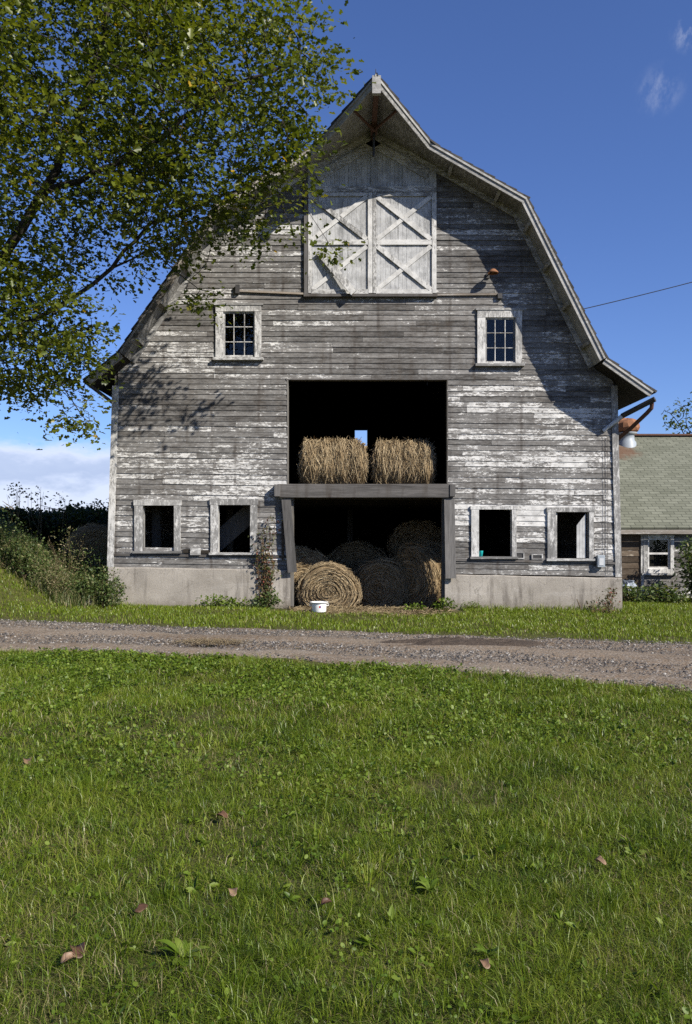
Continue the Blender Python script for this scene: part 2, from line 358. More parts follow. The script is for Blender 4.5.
# ------------------------------------------------------------------ grass
def blades(x, y, z, h, w, lean=.6, rnd=None, dirn=None):
    N = len(x); a = rng.uniform(0, 6.283, N); b = a + rng.normal(0, .9, N) + 1.57
    if dirn is not None: b = dirn
    ln = h * lean * rng.uniform(.2, 1.3, N); hh = np.sqrt(np.maximum(h * h - .5 * ln * ln, .2 * h * h))
    wx, wy = np.cos(a) * w / 2, np.sin(a) * w / 2; lx, ly = np.cos(b) * ln, np.sin(b) * ln
    V = np.empty((N, 5, 3))
    V[:, 0] = np.stack([x - wx, y - wy, z - .01], 1); V[:, 1] = np.stack([x + wx, y + wy, z - .01], 1)
    mx, my, mz = x + lx * .32, y + ly * .32, z + hh * .62
    V[:, 2] = np.stack([mx + wx * .8, my + wy * .8, mz], 1); V[:, 3] = np.stack([mx - wx * .8, my - wy * .8, mz], 1)
    V[:, 4] = np.stack([x + lx, y + ly, z + hh], 1)
    b0 = 5 * np.arange(N)[:, None]
    if rnd is None: rnd = rng.random(N)
    return V.reshape(-1, 3), b0 + np.array([[0, 1, 2, 3]]), b0 + np.array([[3, 2, 4]]), np.repeat(rnd, 5)
def merge(parts):
    V, Q, T, R = [], [], [], []; o = 0
    for v, q, t, r in parts: V.append(v); Q.append(q + o); T.append(t + o); R.append(r); o += len(v)
    return np.concatenate(V), np.concatenate(Q), np.concatenate(T), np.concatenate(R)
def on_grass(x, y):
    d = road_d(x, y); edge = d + .35 * (vnoise(x * 2.5, y * 2.5, 12) - .5) + .25 * (vnoise(x * 9, y * 9, 13) - .5)
    barn = (x > -5.25) & (x < 6.2) & (y > FY - .12)
    ent = (np.abs(x - .45) < 1.9 + .4 * vnoise(x * 3, y * 3, 3)) & (y > 16.6 + .5 * vnoise(x * 2, x * 0, 14))
    return (edge < -.02) & ~barn & ~ent
def bald(x, y):                     # 0..1: where turf is thin and earth shows
    b = .55 * sstep(.66, .86, vnoise(x * 1.3, y * 1.0, 21) * .7 + vnoise(x * 4, y * 4, 22) * .3)
    for (px, py, rx_, ry_) in ((440, 790, .20, .25), (222, 828, .10, .12), (352, 618, 1.9, .8), (230, 762, .5, .35), (140, 735, .5, .4)):
        D = EYE * F / (py - HY); c = (px - CX) * D / F
        b = np.maximum(b, .96 * np.exp(-(((x - c) / rx_) ** 2 + ((y - D) / ry_) ** 2)))
    return np.maximum(b, .8 * sstep(-.55, -.02, road_d(x, y)) * vnoise(x * 1.7, y * 1.7, 24))
parts = []
for (y0, y1, dens, h0, w0) in ((1.7, 3.6, 13000, .058, .0027), (3.6, 6.0, 7600, .062, .0038), (6.0, 11.6, 3700, .064, .0062)):
    wx = .43 * y1 + 1.3; N = int(dens * (y1 - y0) * 2 * wx); x = rng.uniform(-wx, wx, N); y = rng.uniform(y0, y1, N)
    ok = in_view(x, y) & on_grass(x, y) & (y < far_edge(x)) & (rng.random(N) > .93 * bald(x, y)) & (vnoise(x * 5, y * 5, 30) + rng.random(N) * .9 > .42)
    x, y = x[ok], y[ok]
    nt_ = int(34 * (y1 - y0) * 2 * wx); tx, ty = rng.uniform(-wx, wx, nt_), rng.uniform(y0, y1, nt_); ok = in_view(tx, ty) & on_grass(tx, ty) & (ty < near_edge(tx) + .05) & (vnoise(tx * 1.2, ty * 1.2, 35) > .38); tx, ty = tx[ok], ty[ok]
    kb = (rng.integers(26, 60, len(tx)) * dens / 13000 * 1.2).astype(int) + 4; th = np.repeat(rng.uniform(.05, .13, len(tx)), kb); tr_ = np.repeat(np.clip(rng.normal(.45, .22, len(tx)), 0, .85), kb); X_t, Y_t = np.repeat(tx, kb), np.repeat(ty, kb); da = rng.uniform(0, 6.283, len(X_t)); q_ = rng.random(len(X_t)) ** .6 * .045
    xt, yt = X_t + np.cos(da) * q_, Y_t + np.sin(da) * q_
    parts.append(blades(xt, yt, ground_h(xt, yt), th * rng.uniform(.5, 1.15, len(xt)), w0 * rng.uniform(.5, 1.2, len(xt)), 1.2, np.clip(tr_ + rng.normal(0, .1, len(xt)), 0, .9), da + rng.normal(0, .4, len(xt))))
    cl = vnoise(x * 1.6, y * 1.6, 31); cl2 = vnoise(x * 6, y * 6, 32)
    h = h0 * (.22 + .8 * cl + .65 * cl2) * rng.uniform(.55, 1.35, len(x))
    r = np.clip(rng.normal(.46, .2, len(x)) + (vnoise(x * 3, y * 3, 33) - .5) * .5, 0, .9); dead = rng.random(len(x)) < .06 + .25 * bald(x, y); r[dead] = rng.uniform(.88, 1, dead.sum())
    parts.append(blades(x, y, ground_h(x, y), h, w0 * rng.uniform(.6, 1.4, len(x)), 1.6, r))
    N3 = int(.13 * dens * (y1 - y0) * 2 * wx); x3 = rng.uniform(-wx, wx, N3); y3 = rng.uniform(y0, y1, N3); o3 = in_view(x3, y3) & on_grass(x3, y3) & (y3 < far_edge(x3)) & (rng.random(N3) < .35 + .65 * bald(x3, y3)); x3, y3 = x3[o3], y3[o3]
    parts.append(blades(x3, y3, ground_h(x3, y3) + .012, rng.uniform(.03, .09, len(x3)), w0 * .8, 1.9, np.where(rng.random(len(x3)) < .6, rng.uniform(.86, 1, len(x3)), rng.uniform(0, .4, len(x3)))))
    N2 = int(len(x) * .006); i = rng.integers(0, len(x), N2)      # taller loose stems
    parts.append(blades(x[i] + .02, y[i], ground_h(x[i], y[i]), rng.uniform(.10, .19, N2), w0 * .9, .8, rng.uniform(.35, .95, N2)))
V, Q, T, R = merge(parts)
tag(np_obj('lawn_grass', V, [Q, T], M['grass'], rnd=R), 'rough green lawn grass on the near side of the dirt road', 'grass', kind='stuff')
parts = []
N = 230000; x = rng.uniform(-12, 13, N); y = rng.uniform(11, 23, N)
ok = on_grass(x, y) & (y > near_edge(x) + .5) & (rng.random(N) > .85 * bald(x, y)) & (rng.random(N) > .9 * sstep(-1.5, -.1, road_d(x, y)) * (.35 + .9 * vnoise(x * 1.2, y * 2, 45))) & in_view(x, y, 2) & ~((y > FY + .3) & (x < 6.2) & (x > -5.3))
x, y = x[ok], y[ok]
base = np.exp(-np.maximum(FY - .15 - y, 0) / .25) * (vnoise(x * 1.6, x * 0, 40) ** 1.5) * (y < FY)
h = (.03 + .05 * vnoise(x * 1.4, y * 1.4, 41) + .16 * base) * rng.uniform(.6, 1.35, len(x))
r = np.clip(rng.normal(.56, .17, len(x)), 0, .9); dead = rng.random(len(x)) < .05; r[dead] = rng.uniform(.88, 1, dead.sum())
parts.append(blades(x, y, ground_h(x, y), h, .013 * rng.uniform(.6, 1.3, len(x)), .8, r))
V, Q, T, R = merge(parts)
tag(np_obj('verge_grass', V, [Q, T], M['grass'], rnd=R), 'bright green grass verge between the dirt road and the barn', 'grass', kind='stuff')

# leaves: (points, size) -> lobed folded leaves
LOBE = np.array([(0, 0, 0), (-.27, .22, .06), (-.15, .42, .03), (-.36, .62, .09), (0, 1, -.05), (.36, .62, .09), (.15, .42, .03), (.27, .22, .06)])
DISC = np.array([(0, 0, 0), (-.36, .18, .04), (-.46, .55, .08), (-.26, .9, .05), (0, 1, 0), (.26, .9, .05), (.46, .55, .08), (.36, .18, .04)])
LANCE = np.array([(0, 0, 0), (-.10, .2, .03), (-.16, .45, .04), (-.1, .75, 0), (0, 1, -.12), (.1, .75, 0), (.16, .45, .04), (.10, .2, .03)])
LF = [(0, 4, 3, 2, 1), (0, 7, 6, 5, 4)]
def leaves(C, size, shape=LOBE, up=.5, out=None, rnd=None):
    N = len(C); nrm = rng.normal(size=(N, 3)); nrm[:, 2] = np.abs(nrm[:, 2]) * (1 + up * 2) ; nrm /= np.linalg.norm(nrm, axis=1)[:, None]
    d = rng.normal(size=(N, 3))
    if out is not None: d = d * .6 + out
    d -= nrm * (d * nrm).sum(1)[:, None]; d /= np.linalg.norm(d, axis=1)[:, None] + 1e-9
    s = np.cross(d, nrm); sz = (np.asarray(size) * rng.uniform(.65, 1.25, N))[:, None, None]
    V = C[:, None] + sz * (shape[None, :, :1] * s[:, None] + shape[None, :, 1:2] * d[:, None] + shape[None, :, 2:] * nrm[:, None])
    f = (np.array(LF)[None] + 8 * np.arange(N)[:, None, None]).reshape(-1, 5)
    return V.reshape(-1, 3), f, np.repeat(rng.random(N) if rnd is None else rnd, 8)

# broad leaves among the lawn
P_, sz = [], []
N = 130000; x = rng.uniform(-6, 6, N); y = 2.0 + 9.6 * rng.random(N) ** .8
m = sstep(.46, .68, vnoise(x * 1.1, y * .9, 50) * .65 + vnoise(x * 3.5, y * 3.5, 51) * .35 + .10 * sstep(5.5, 8.5, y) - .07 * sstep(5, 3, y))
ok = in_view(x, y) & on_grass(x, y) & (y < near_edge(x)) & (rng.random(N) < m) & (rng.random(N) > .8 * bald(x, y)); x, y = x[ok], y[ok]
C = np.stack([x, y, ground_h(x, y) + rng.uniform(.02, .075, len(x))], 1)
V, f, R = leaves(C, (.012 + .0022 * y) * rng.uniform(.6, 1.25, len(C)), DISC * np.array([.85, 1, 1]), 1.0)
tag(np_obj('clover_patches', V, [f], M['clover'], rnd=R), 'patches of small round clover leaves mixed through the near lawn', 'clover', kind='stuff')

N = 2600; x = rng.uniform(-6, 6, N); y = 2.2 + 9.4 * rng.random(N) ** .9
ok = in_view(x, y) & on_grass(x, y) & (y < near_edge(x)) & (vnoise(x * 1.8, y * 1.8, 55) > .42); x, y = x[ok], y[ok]
nl = rng.integers(4, 9, len(x)); x, y = np.repeat(x, nl), np.repeat(y, nl); sz_ = np.repeat(rng.uniform(.025, .055, len(nl)), nl); a = rng.uniform(0, 6.283, len(x))
C = np.stack([x + rng.normal(0, .006, len(x)), y, ground_h(x, y) + .022], 1); O_ = np.stack([np.cos(a), np.sin(a), rng.uniform(.15, .9, len(x))], 1) * 1.6
V, f, R = leaves(C, sz_, LANCE * np.array([1.5, 1, 1]), .6, O_)
tag(np_obj('lawn_weeds', V, [f], M['clover'], rnd=R), 'small long-leaved weeds dotted all through the near lawn', 'weeds', kind='stuff')

# ------------------------------------------------------------------ the barn
barn = empty('barn', (.45, FY, 0), 'weathered grey gambrel barn with peeling white paint and open hay loft', 'barn')
def B(mb, name, m, parent=None, **k): return mb.build(name, M[m], parent or barn, **k)
O1 = .70
def at(x, y, o): D = FY - o; return ((x - CX) * D / F, EYE + (HY - y) * D / F)      # (X, Z) of a point on an upright plane o in front of the wall
L4, L3, L2 = at(86, 379, O1), at(119, 352, O1), at(216, 205, O1)
R2, R3, R4 = at(527, 198, O1), at(606, 358, O1), at(653, 391, O1)
RG = ((373 - CX) / S, fz(127))
prof = [L4, L3, L2, RG, R2, R3, R4]
DEPTH = 20.0
OT = 2.05
def zroof(x):
    return float(np.interp(x, [p[0] for p in prof], [p[1] for p in prof]))
def lerp(a, b, t): return (a[0] + (b[0] - a[0]) * t, a[1] + (b[1] - a[1]) * t)
tB = (at(432, 145, O1)[0] - RG[0]) / (R2[0] - RG[0]); BR = lerp(RG, R2, tB); BL = lerp(RG, L2, tB)

def slab(mb, poly, n, t0, t1):      # poly: list of (x,y,z); prism between offsets t0 and t1 along n
    k = len(poly); n = Vector(n)
    vs = [Vector(p) + n * t0 for p in poly] + [Vector(p) + n * t1 for p in poly]
    mb.add(vs, [tuple(range(k - 1, -1, -1)), tuple(range(k, 2 * k))] + [(i, (i + 1) % k, k + (i + 1) % k, k + i) for i in range(k)])
def up_n(a, b):
    dx, dz = b[0] - a[0], b[1] - a[1]; l = math.hypot(dx, dz); n = (-dz / l, 0, dx / l)
    return n if n[2] > 0 else (-n[0], 0, -n[2])
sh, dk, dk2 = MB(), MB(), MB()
yf, yb = FY - O1, FY + DEPTH + .5
segs = [(L4, L3), (L3, L2), (L2, RG), (RG, R2), (R2, R3), (R3, R4)]
for a, b in segs:
    n = up_n(a, b)
    if b is RG: pl = [(a[0], yf, a[1]), (BL[0], yf, BL[1]), (RG[0], FY - OT, RG[1]), (RG[0], yb, RG[1]), (a[0], yb, a[1])]
    elif a is RG: pl = [(RG[0], FY - OT, RG[1]), (BR[0], yf, BR[1]), (b[0], yf, b[1]), (b[0], yb, b[1]), (RG[0], yb, RG[1])]
    else: pl = [(a[0], yf, a[1]), (b[0], yf, b[1]), (b[0], yb, b[1]), (a[0], yb, a[1])]
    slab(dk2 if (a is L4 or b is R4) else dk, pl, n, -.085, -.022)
    # shingle courses: lapped strips running up the slope
    l = math.hypot(b[0] - a[0], b[1] - a[1]); lo, hi = (a, b) if a[1] < b[1] else (b, a)
    nc = max(2, int(l / .26)); o_ = .045
    for c in range(nc):
        p, q = lerp(lo, hi, c / nc - (.06 / l if c == 0 else 0)), lerp(lo, hi, (c + 1.12) / nc if c < nc - 1 else 1 + .015 / l)
        def front(pt):
            if (lo in (L2, R2)) and hi is RG:
                tt = (pt[0] - RG[0]) / (R2[0] - RG[0]) if pt[0] >= RG[0] else (pt[0] - RG[0]) / (L2[0] - RG[0])
                if tt < tB: return FY - O1 - (OT - O1) * (1 - max(tt, 0) / tB)
            return yf
        j0, j1 = random.uniform(0, .03), random.uniform(0, .03)
        q4 = [(p[0], front(p) - o_ - j0, p[1]), (p[0], yb + o_, p[1]), (q[0], yb + o_, q[1]), (q[0], front(q) - o_ - j0, q[1])]
        nn = Vector(n)
        bot = [Vector(v) + nn * -.02 for v in q4]; tp = [Vector(v) + nn * (.032 if i < 2 else .006) for i, v in enumerate(q4)]
        sh.hexa(bot + tp)
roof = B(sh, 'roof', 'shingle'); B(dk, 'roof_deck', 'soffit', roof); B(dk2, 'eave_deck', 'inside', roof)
# rake boards along the front edge, hood included
path = [(L4, O1), (L3, O1), (L2, O1), (BL, O1), (RG, OT), (BR, O1), (R2, O1), (R3, O1), (R4, O1)]
for ri, ((a, oa), (b, ob)) in enumerate(zip(path[:-1], path[1:])):
    mb = MB(); n = Vector(up_n(a, b)); sy = .004 * (ri % 2) + .0012 * ri; A = Vector((a[0], FY - oa - sy, a[1])); Bv = Vector((b[0], FY - ob - sy, b[1]))
    f = Vector((0, -.035, 0)); t, h = n * -.028, n * -.155
    mb.hexa([A + h, Bv + h, Bv + h + f, A + h + f, A + t, Bv + t, Bv + t + f, A + t + f])
    # crown strip over the rake
    f2 = Vector((0, -.062, 0)); h2 = n * -.068
    mb.hexa([A + h2 + f * 1.05, Bv + h2 + f * 1.05, Bv + h2 + f2, A + h2 + f2, A + t + f * 1.05, Bv + t + f * 1.05, Bv + t + f2, A + t + f2])
    B(mb, 'rake_board', 'fascia_bare' if ri < 3 else 'fascia', roof)
# soffit lookouts
for (a, b) in ((L3, L2), (L2, BL), (BR, R2), (R2, R3)):
    l = math.hypot(b[0] - a[0], b[1] - a[1]); n = Vector(up_n(a, b)); d = Vector((b[0] - a[0], 0, b[1] - a[1])).normalized(); kx = max(2, int(l / .78))
    for i in range(kx):
        p = lerp(a, b, (i + .5) / kx); q = Vector((p[0], FY - .02, p[1])); w = d * .035; h0, h1 = n * -.09, n * -.17; y2 = Vector((0, -.56, 0))
        B(MB().hexa([q + h1 - w, q + h1 + w, q + h1 + w + y2 * .9, q + h1 - w + y2 * .9, q + h0 - w, q + h0 + w, q + h0 + w + y2, q + h0 - w + y2]), 'lookout', 'soffit', roof)
# frieze boards where wall meets soffit
for fi, (a, b) in enumerate(((L3, L2), (L2, RG), (RG, R2), (R2, R3))):
    n = Vector(up_n(a, b)); yy = FY - .03 - .0035 * fi; A = Vector((a[0], yy, a[1])); Bv = Vector((b[0], yy, b[1])); f = Vector((0, -.03, 0))
    t, h = n * -.088, n * -.20
    B(MB().hexa([A + h, Bv + h, Bv + h + f, A + h + f, A + t, Bv + t, Bv + t + f, A + t + f]), 'frieze_board', 'trim_x')

# siding -----------------------------------------------------------
WL, WR = lambda z: np.interp(z, [fz(568), fz(375)], [fx(112.5), fx(118.5)]), lambda z: np.interp(z, [fz(576), fz(385)], [fx(617), fx(613)])
def wall_span(z, inset=.10):
    xl, xr = float(WL(z)), float(WR(z))
    zs = [p[1] - inset for p in prof]; xsP = [p[0] for p in prof]
    if z > zs[1]: xl = max(xl, float(np.interp(z, zs[1:4], xsP[1:4])))
    if z > zs[5]: xr = min(xr, float(np.interp(-z, [-zs[3], -zs[4], -zs[5]], [xsP[3], xsP[4], xsP[5]])))
    return xl, xr
def sag(x, z):                       # courses run down slightly to the right near the ground
    t = np.clip((fz(290) - z) / (fz(290) - fz(570)), 0, 1); return -.017 * t * (x - fx(366))
holes_px = [(288, 380, 447, 484), (291, 484, 444, 640), (143, 504, 175, 551), (218, 504, 251, 553), (478, 509, 512, 557), (554, 511, 589, 559),
            (223, 311, 255, 357), (485, 317, 515, 363)]
HOLES = [(fx(a), fz(d), fx(c), fz(b)) for a, b, c, d in holes_px]
def paint_shade_at(x, z):
    px, py = CX + x * S, HY - (z - EYE) * S
    v = .0
    v += .055 * math.exp(-(((px - 200) / 110) ** 2 + ((py - 480) / 90) ** 2))
    v += .065 * math.exp(-(((px - 530) / 110) ** 2 + ((py - 520) / 70) ** 2))
    v += .03 * math.exp(-(((px - 560) / 90) ** 2 + ((py - 430) / 60) ** 2))
    v -= .045 * math.exp(-(((px - 390) / 120) ** 2 + ((py - 335) / 38) ** 2))
    v -= .05 * math.exp(-(((px - 190) / 60) ** 2 + ((py - 405) / 22) ** 2))  # less paint where the tree's shadow falls, so that shade is painted in
    v += .06 * math.exp(-(((px - 230) / 60) ** 2 + ((py - 235) / 30) ** 2))
    return v
def course(mb, z0, z1, yb_, thick_lo, thick_hi, holes, sagf=True, joints=True, lap=.022):
    cuts = sorted({z0, z1} | {zz for h in holes for zz in (h[1], h[3]) if z0 + .012 < zz < z1 - .012})
    off = random.uniform(0, 3); jn = []
    x = -8 + off
    while x < 8: jn.append(x); x += random.uniform(2.2, 4.8)
    rn = {}; first = True
    for a, b in zip(cuts[:-1], cuts[1:]):
        xl0, xr0 = wall_span(a); xl1, xr1 = wall_span(b)
        if xr1 - xl1 < .1: continue
        iv = [(xl0, xr0)]
        zm = (a + b) / 2
        for h in holes:
            if h[1] < zm < h[3]:
                iv = [q for p, r in iv for q in ((p, min(r, h[0])), (max(p, h[2]), r)) if q[1] - q[0] > .02]
        for p, r in iv:
            pts = [p] + [j for j in jn if p + .25 < j < r - .25 and joints] + [r]
            for u, w in zip(pts[:-1], pts[1:]):
                key = sum(j < (u + w) / 2 for j in jn); rr, jz, jy, tw = rn.setdefault(key, (random.random(), random.uniform(-.005, .005), random.uniform(-.004, .005), random.uniform(-.006, .006)))
                u_, w_ = (u + .002 if u != p else u), (w - .002 if w != r else w)
                ut = xl1 if u == xl0 else u_; wt = xr1 if w == xr0 else w_
                nseg = max(1, int((w_ - u_) / .6)); prev = None
                for s_ in range(nseg):
                    f0, f1 = s_ / nseg, (s_ + 1) / nseg
                    xa, xb, xc, xd = u_ + (w_ - u_) * f0, u_ + (w_ - u_) * f1, ut + (wt - ut) * f1, ut + (wt - ut) * f0
                    fr = lambda z: thick_lo + (thick_hi - thick_lo) * (z - z0) / (z1 - z0)
                    top = b + (lap if b == z1 and not any(h_[0] < (u + w) / 2 < h_[2] and h_[1] - .002 < z1 + .012 < h_[3] + .002 for h_ in holes) else 0); sg = (lambda X, Z: sag(X, Z)) if sagf else (lambda X, Z: 0)
                    z_ = [a + jz + tw * (2 * f0 - 1) + sg(xa, a), a + jz + tw * (2 * f1 - 1) + sg(xb, a), top + sg(xc, b), top + sg(xd, b)]
                    if a != z0: z_[0] = a; z_[1] = a
                    if b != z1: z_[2] = b; z_[3] = b
                    yl, yt = yb_ - fr(a) - jy, yb_ - fr(top) - jy
                    pn = [paint_shade_at((xa + xb) / 2, zm)] * 8
                    mb.hexa([(xa, yl, z_[0]), (xb, yl, z_[1]), (xb, yb_ + .004, z_[1]), (xa, yb_ + .004, z_[0]), (xd, yt, z_[3]), (xc, yt, z_[2]), (xc, yb_, z_[2]), (xd, yb_, z_[3])], rr, pn)
mb = MB(); z = fz(572) - .005; H = .119
while z < RG[1] - .2:
    course(mb, z, min(z + H, RG[1] - .16), FY, .024, .008, HOLES); z += H
B(mb, 'siding', 'siding')
# back wall with a small opening that shows the sky, side walls
mb = MB(); z = -.2
BH = [(.42, 5.82, .99, 6.56)]
while z < RG[1] - .2:
    course(mb, z, min(z + .3, RG[1] - .16), FY + DEPTH, .03, .012, BH, False, False, .03); z += .3
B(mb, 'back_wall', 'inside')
for sgn, X, zt in ((-1, float(WL(3)), zroof(L3[0]) - .3), (1, float(WR(3)), zroof(R3[0]) - .25)):
    z = .8; mb = MB()
    while z < zt:
        jj = random.uniform(0, .008); mb.box(X - .02 - jj if sgn < 0 else X - .06, X + .06 if sgn < 0 else X + .02 + jj, FY + .03, FY + DEPTH - .05, z, z + .14); z += .14
    mb.box(X - .04 if sgn < 0 else X - .2, X + .2 if sgn < 0 else X + .04, FY + .05, FY + DEPTH - .05, -.3, .8)
    B(mb, 'side_wall', 'siding')
# loft floor and earth floor
mb = MB(); x = -5.0
while x < 5.8: mb.box(x, x + .21, FY + .06, FY + DEPTH - .1, 2.61 , 2.67 ); x += .215
for i in range(12): mb.box(-5.0, 5.8, FY + .3 + i * 1.6, FY + .4 + i * 1.6, 2.42, 2.60)
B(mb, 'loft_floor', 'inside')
B(MB().box(-5.0, 5.8, FY + 1.0, FY + DEPTH - .1, -.4, -.17), 'barn_floor', 'dirtfloor')
# posts inside, the stair and the white panel one sees through the windows
def ins(px, py, px2, py2, D, w=.0): a = P(px, py, D); b = P(px2, py2, D); return a, b
for (px, wpx, D) in ((157, 9, FY + 1.1), (141, 5, FY + .8), (350, 7, FY + 7), (230, 8, FY + 6), (470, 8, FY + 6)):
    c = P(px, 536, D); B(MB().box(c.x - wpx / 90, c.x + wpx / 90, D - .08, D + .08, .05, 2.41), 'interior_post', 'inside_z')
a, b = ins(214, 545, 262, 503, FY + .7); B(MB().bar(a, b, .42, .05, (0, -1, 0)), 'stair_stringer', 'inside_z')
mb = MB()
for i in range(3): mb.hexa([(fx(576.8 + i * 3.1), FY + .005, fz(558)), (fx(579.7 + i * 3.1), FY + .005, fz(558)), (fx(579.7 + i * 3.1), FY + .03, fz(558)), (fx(576.8 + i * 3.1), FY + .03, fz(558)), (fx(576.8 + i * 3.1), FY + .005, fz(525.5 - i * 4)), (fx(579.7 + i * 3.1), FY + .005, fz(521.5 - i * 4)), (fx(579.7 + i * 3.1), FY + .03, fz(521.5 - i * 4)), (fx(576.8 + i * 3.1), FY + .03, fz(525.5 - i * 4))], .9, .4)
B(mb, 'white_board', 'door')

# corner boards, foundation
for xt, xb, yb2 in ((116, 110.8, 567), (613.5, 618, 577)):
    zb, zt = fz(yb2), fz(386); mb = MB()
    mb.hexa([(fx(xb) - .07, FY - .055, zb), (fx(xb) + .07, FY - .055, zb), (fx(xb) + .07, FY + .1, zb), (fx(xb) - .07, FY + .1, zb),
             (fx(xt) - .07, FY - .055, zt), (fx(xt) + .07, FY - .055, zt), (fx(xt) + .07, FY + .1, zt), (fx(xt) - .07, FY + .1, zt)])
    B(mb, 'corner_board', 'trim_z')
for x0, x1, ya, yb2 in ((109, 290.5, 567, 570), (444.5, 621, 574, 578)):
    zt0, zt1 = fz(ya), fz(yb2); nn = 14; mb = MB(); vs = []
    for i in range(nn + 1):
        X = fx(x0) + (fx(x1) - fx(x0)) * i / nn; zt = zt0 + (zt1 - zt0) * i / nn + random.uniform(-.008, .008); yy = FY - .075 + random.uniform(-.006, .006)
        vs += [(X, yy - .02, -.4), (X, yy, zt - .02), (X, yy + .02, zt), (X, FY + .22, zt + .004), (X, FY + .22, -.4)]
    fs = [(i * 5 + j, i * 5 + 5 + j, i * 5 + 6 + j, i * 5 + 1 + j) for i in range(nn) for j in range(4)] + [(0, 1, 2, 3, 4), tuple(nn * 5 + j for j in (4, 3, 2, 1, 0))]
    mb.add(vs, fs); B(mb, 'foundation', 'concrete')
# skirt board over the foundation
for x0, x1, a0, a1 in ((113, 290, 553.5, 555.5), (446, 617, 558.5, 562)):
    mb = MB(); za, zb = fz(a0), fz(a1); h = .05
    mb.hexa([(fx(x0), FY - .05, za - h), (fx(x1), FY - .05, zb - h), (fx(x1), FY - .02, zb - h), (fx(x0), FY - .02, za - h), (fx(x0), FY - .045, za), (fx(x1), FY - .045, zb), (fx(x1), FY - .02, zb), (fx(x0), FY - .02, za)])
    B(mb, 'water_table', 'grey')

# lower windows: casing, sill, jambs
def casing(o, i, y0=-.062, y1=-.012, head=0):  # outer, inner px rects -> four boards
    mb = MB(); (ox0, oy0, ox1, oy1), (ix0, iy0, ix1, iy1) = o, i
    X = lambda v: fx(v)
    mb.box(X(ox0) - head, X(ox1) + head, FY + y0 - .006, FY + y1, fz(iy0), fz(oy0), pnt=-.05)
    mb.box(X(ox0), X(ix0), FY + y0, FY + y1, fz(oy1), fz(iy0) - .002)
    mb.box(X(ix1), X(ox1), FY + y0, FY + y1, fz(oy1), fz(iy0) - .002)
    return mb
for o, i in (((135, 500, 181, 553), (143.5, 505.5, 174.5, 551)), ((211, 499, 257.5, 554), (218.5, 505, 250.5, 552.5)), ((471, 506, 516, 559), (478.5, 509.5, 511.5, 556.5)), ((547, 507.5, 593, 562), (555, 512, 588.5, 558.5))):
    w = B(casing(o, i, head=.02), 'window', 'trim_z')
    ix0, iy0, ix1, iy1 = i
    mb = MB(); mb.box(fx(o[0]) - .03, fx(o[2]) + .03, FY - .11, FY + .10, fz(iy1) - .05, fz(iy1), pnt=-.03); mb.build('sill', M['trim_x'], w)
    mb = MB(); mb.box(fx(ix0) - .03, fx(ix0), FY - .045, FY + .13, fz(iy1) + .002, fz(iy0)); mb.box(fx(ix1), fx(ix1) + .03, FY - .045, FY + .13, fz(iy1) + .002, fz(iy0))
    mb.box(fx(ix0) - .03, fx(ix1) + .03, FY - .012, FY + .13, fz(iy0) + .001, fz(iy0) + .03); mb.build('jamb', M['trim_z'], w)
    if o[0] == 547:
        mb = MB(); mb.box(fx(ix0) + .001, fx(ix0) + .045, FY + .0, FY + .05, fz(iy1) + .003, fz(iy0) - .003); mb.build('sash', M['trim_z'], w)
# upper windows: casing, sill, sash grid, panes
for o, i, rows in (((216, 306, 261.5, 360), (223.5, 312, 255, 357), 3), ((477, 311, 521.5, 366), (485, 318, 515, 363), 3)):
    w = B(casing(o, i, head=.0), 'window', 'trim_z'); ix0, iy0, ix1, iy1 = i
    MB().box(fx(o[0]) - .05, fx(o[2]) + .05, FY - .13, FY - .01, fz(o[3]) - .02, fz(o[3]) + .035, pnt=-.04).build('sill', M['trim_x'], w)
    MB().box(fx(o[0]) - .04, fx(o[2]) + .04, FY - .085, FY - .01, fz(o[1]) + .001, fz(o[1]) + .045, pnt=-.03).build('head_cap', M['trim_x'], w)
    MB().box(fx(ix0), fx(ix1), FY - .05, FY - .011, fz(o[3]) + .036, fz(iy1) - .001).build('stool', M['trim_x'], w)
    mb = MB(); e = .035; z0, z1, x0, x1 = fz(iy1), fz(iy0), fx(ix0), fx(ix1)
    mb.box(x0, x0 + e, FY - .02, FY + .03, z0, z1); mb.box(x1 - e, x1, FY - .02, FY + .03, z0, z1); mb.box(x0 + e, x1 - e, FY - .019, FY + .03, z0, z0 + e); mb.box(x0 + e, x1 - e, FY - .019, FY + .03, z1 - e, z1)
    for q in (1, 2):
        xx = x0 + (x1 - x0) * q / 3; mb.box(xx - .008, xx + .008, FY - .017, FY + .025, z0 + e, z1 - e)
        zz = z0 + (z1 - z0) * q / rows; mb.box(x0 + e, x1 - e, FY - .015, FY + .023, zz - .008, zz + .008)
    sash = mb.build('sash', M['trim_z'], w)
    for q in range(3):
        for r_ in range(rows):
            xa, za = x0 + (x1 - x0) * q / 3, z0 + (z1 - z0) * r_ / rows; t = random.uniform(-.004, .004); u = random.uniform(-.004, .004)
            xb, zb = xa + (x1 - x0) / 3, za + (z1 - z0) / rows
            MB().add([(xa + .01, FY + .005 + t, za + .01), (xb - .01, FY + .005 - t, za + .01), (xb - .01, FY + .005 - t + u, zb - .01), (xa + .01, FY + .005 + t + u, zb - .01)], [(0, 1, 2, 3)]).build('pane', M['glass'], w)
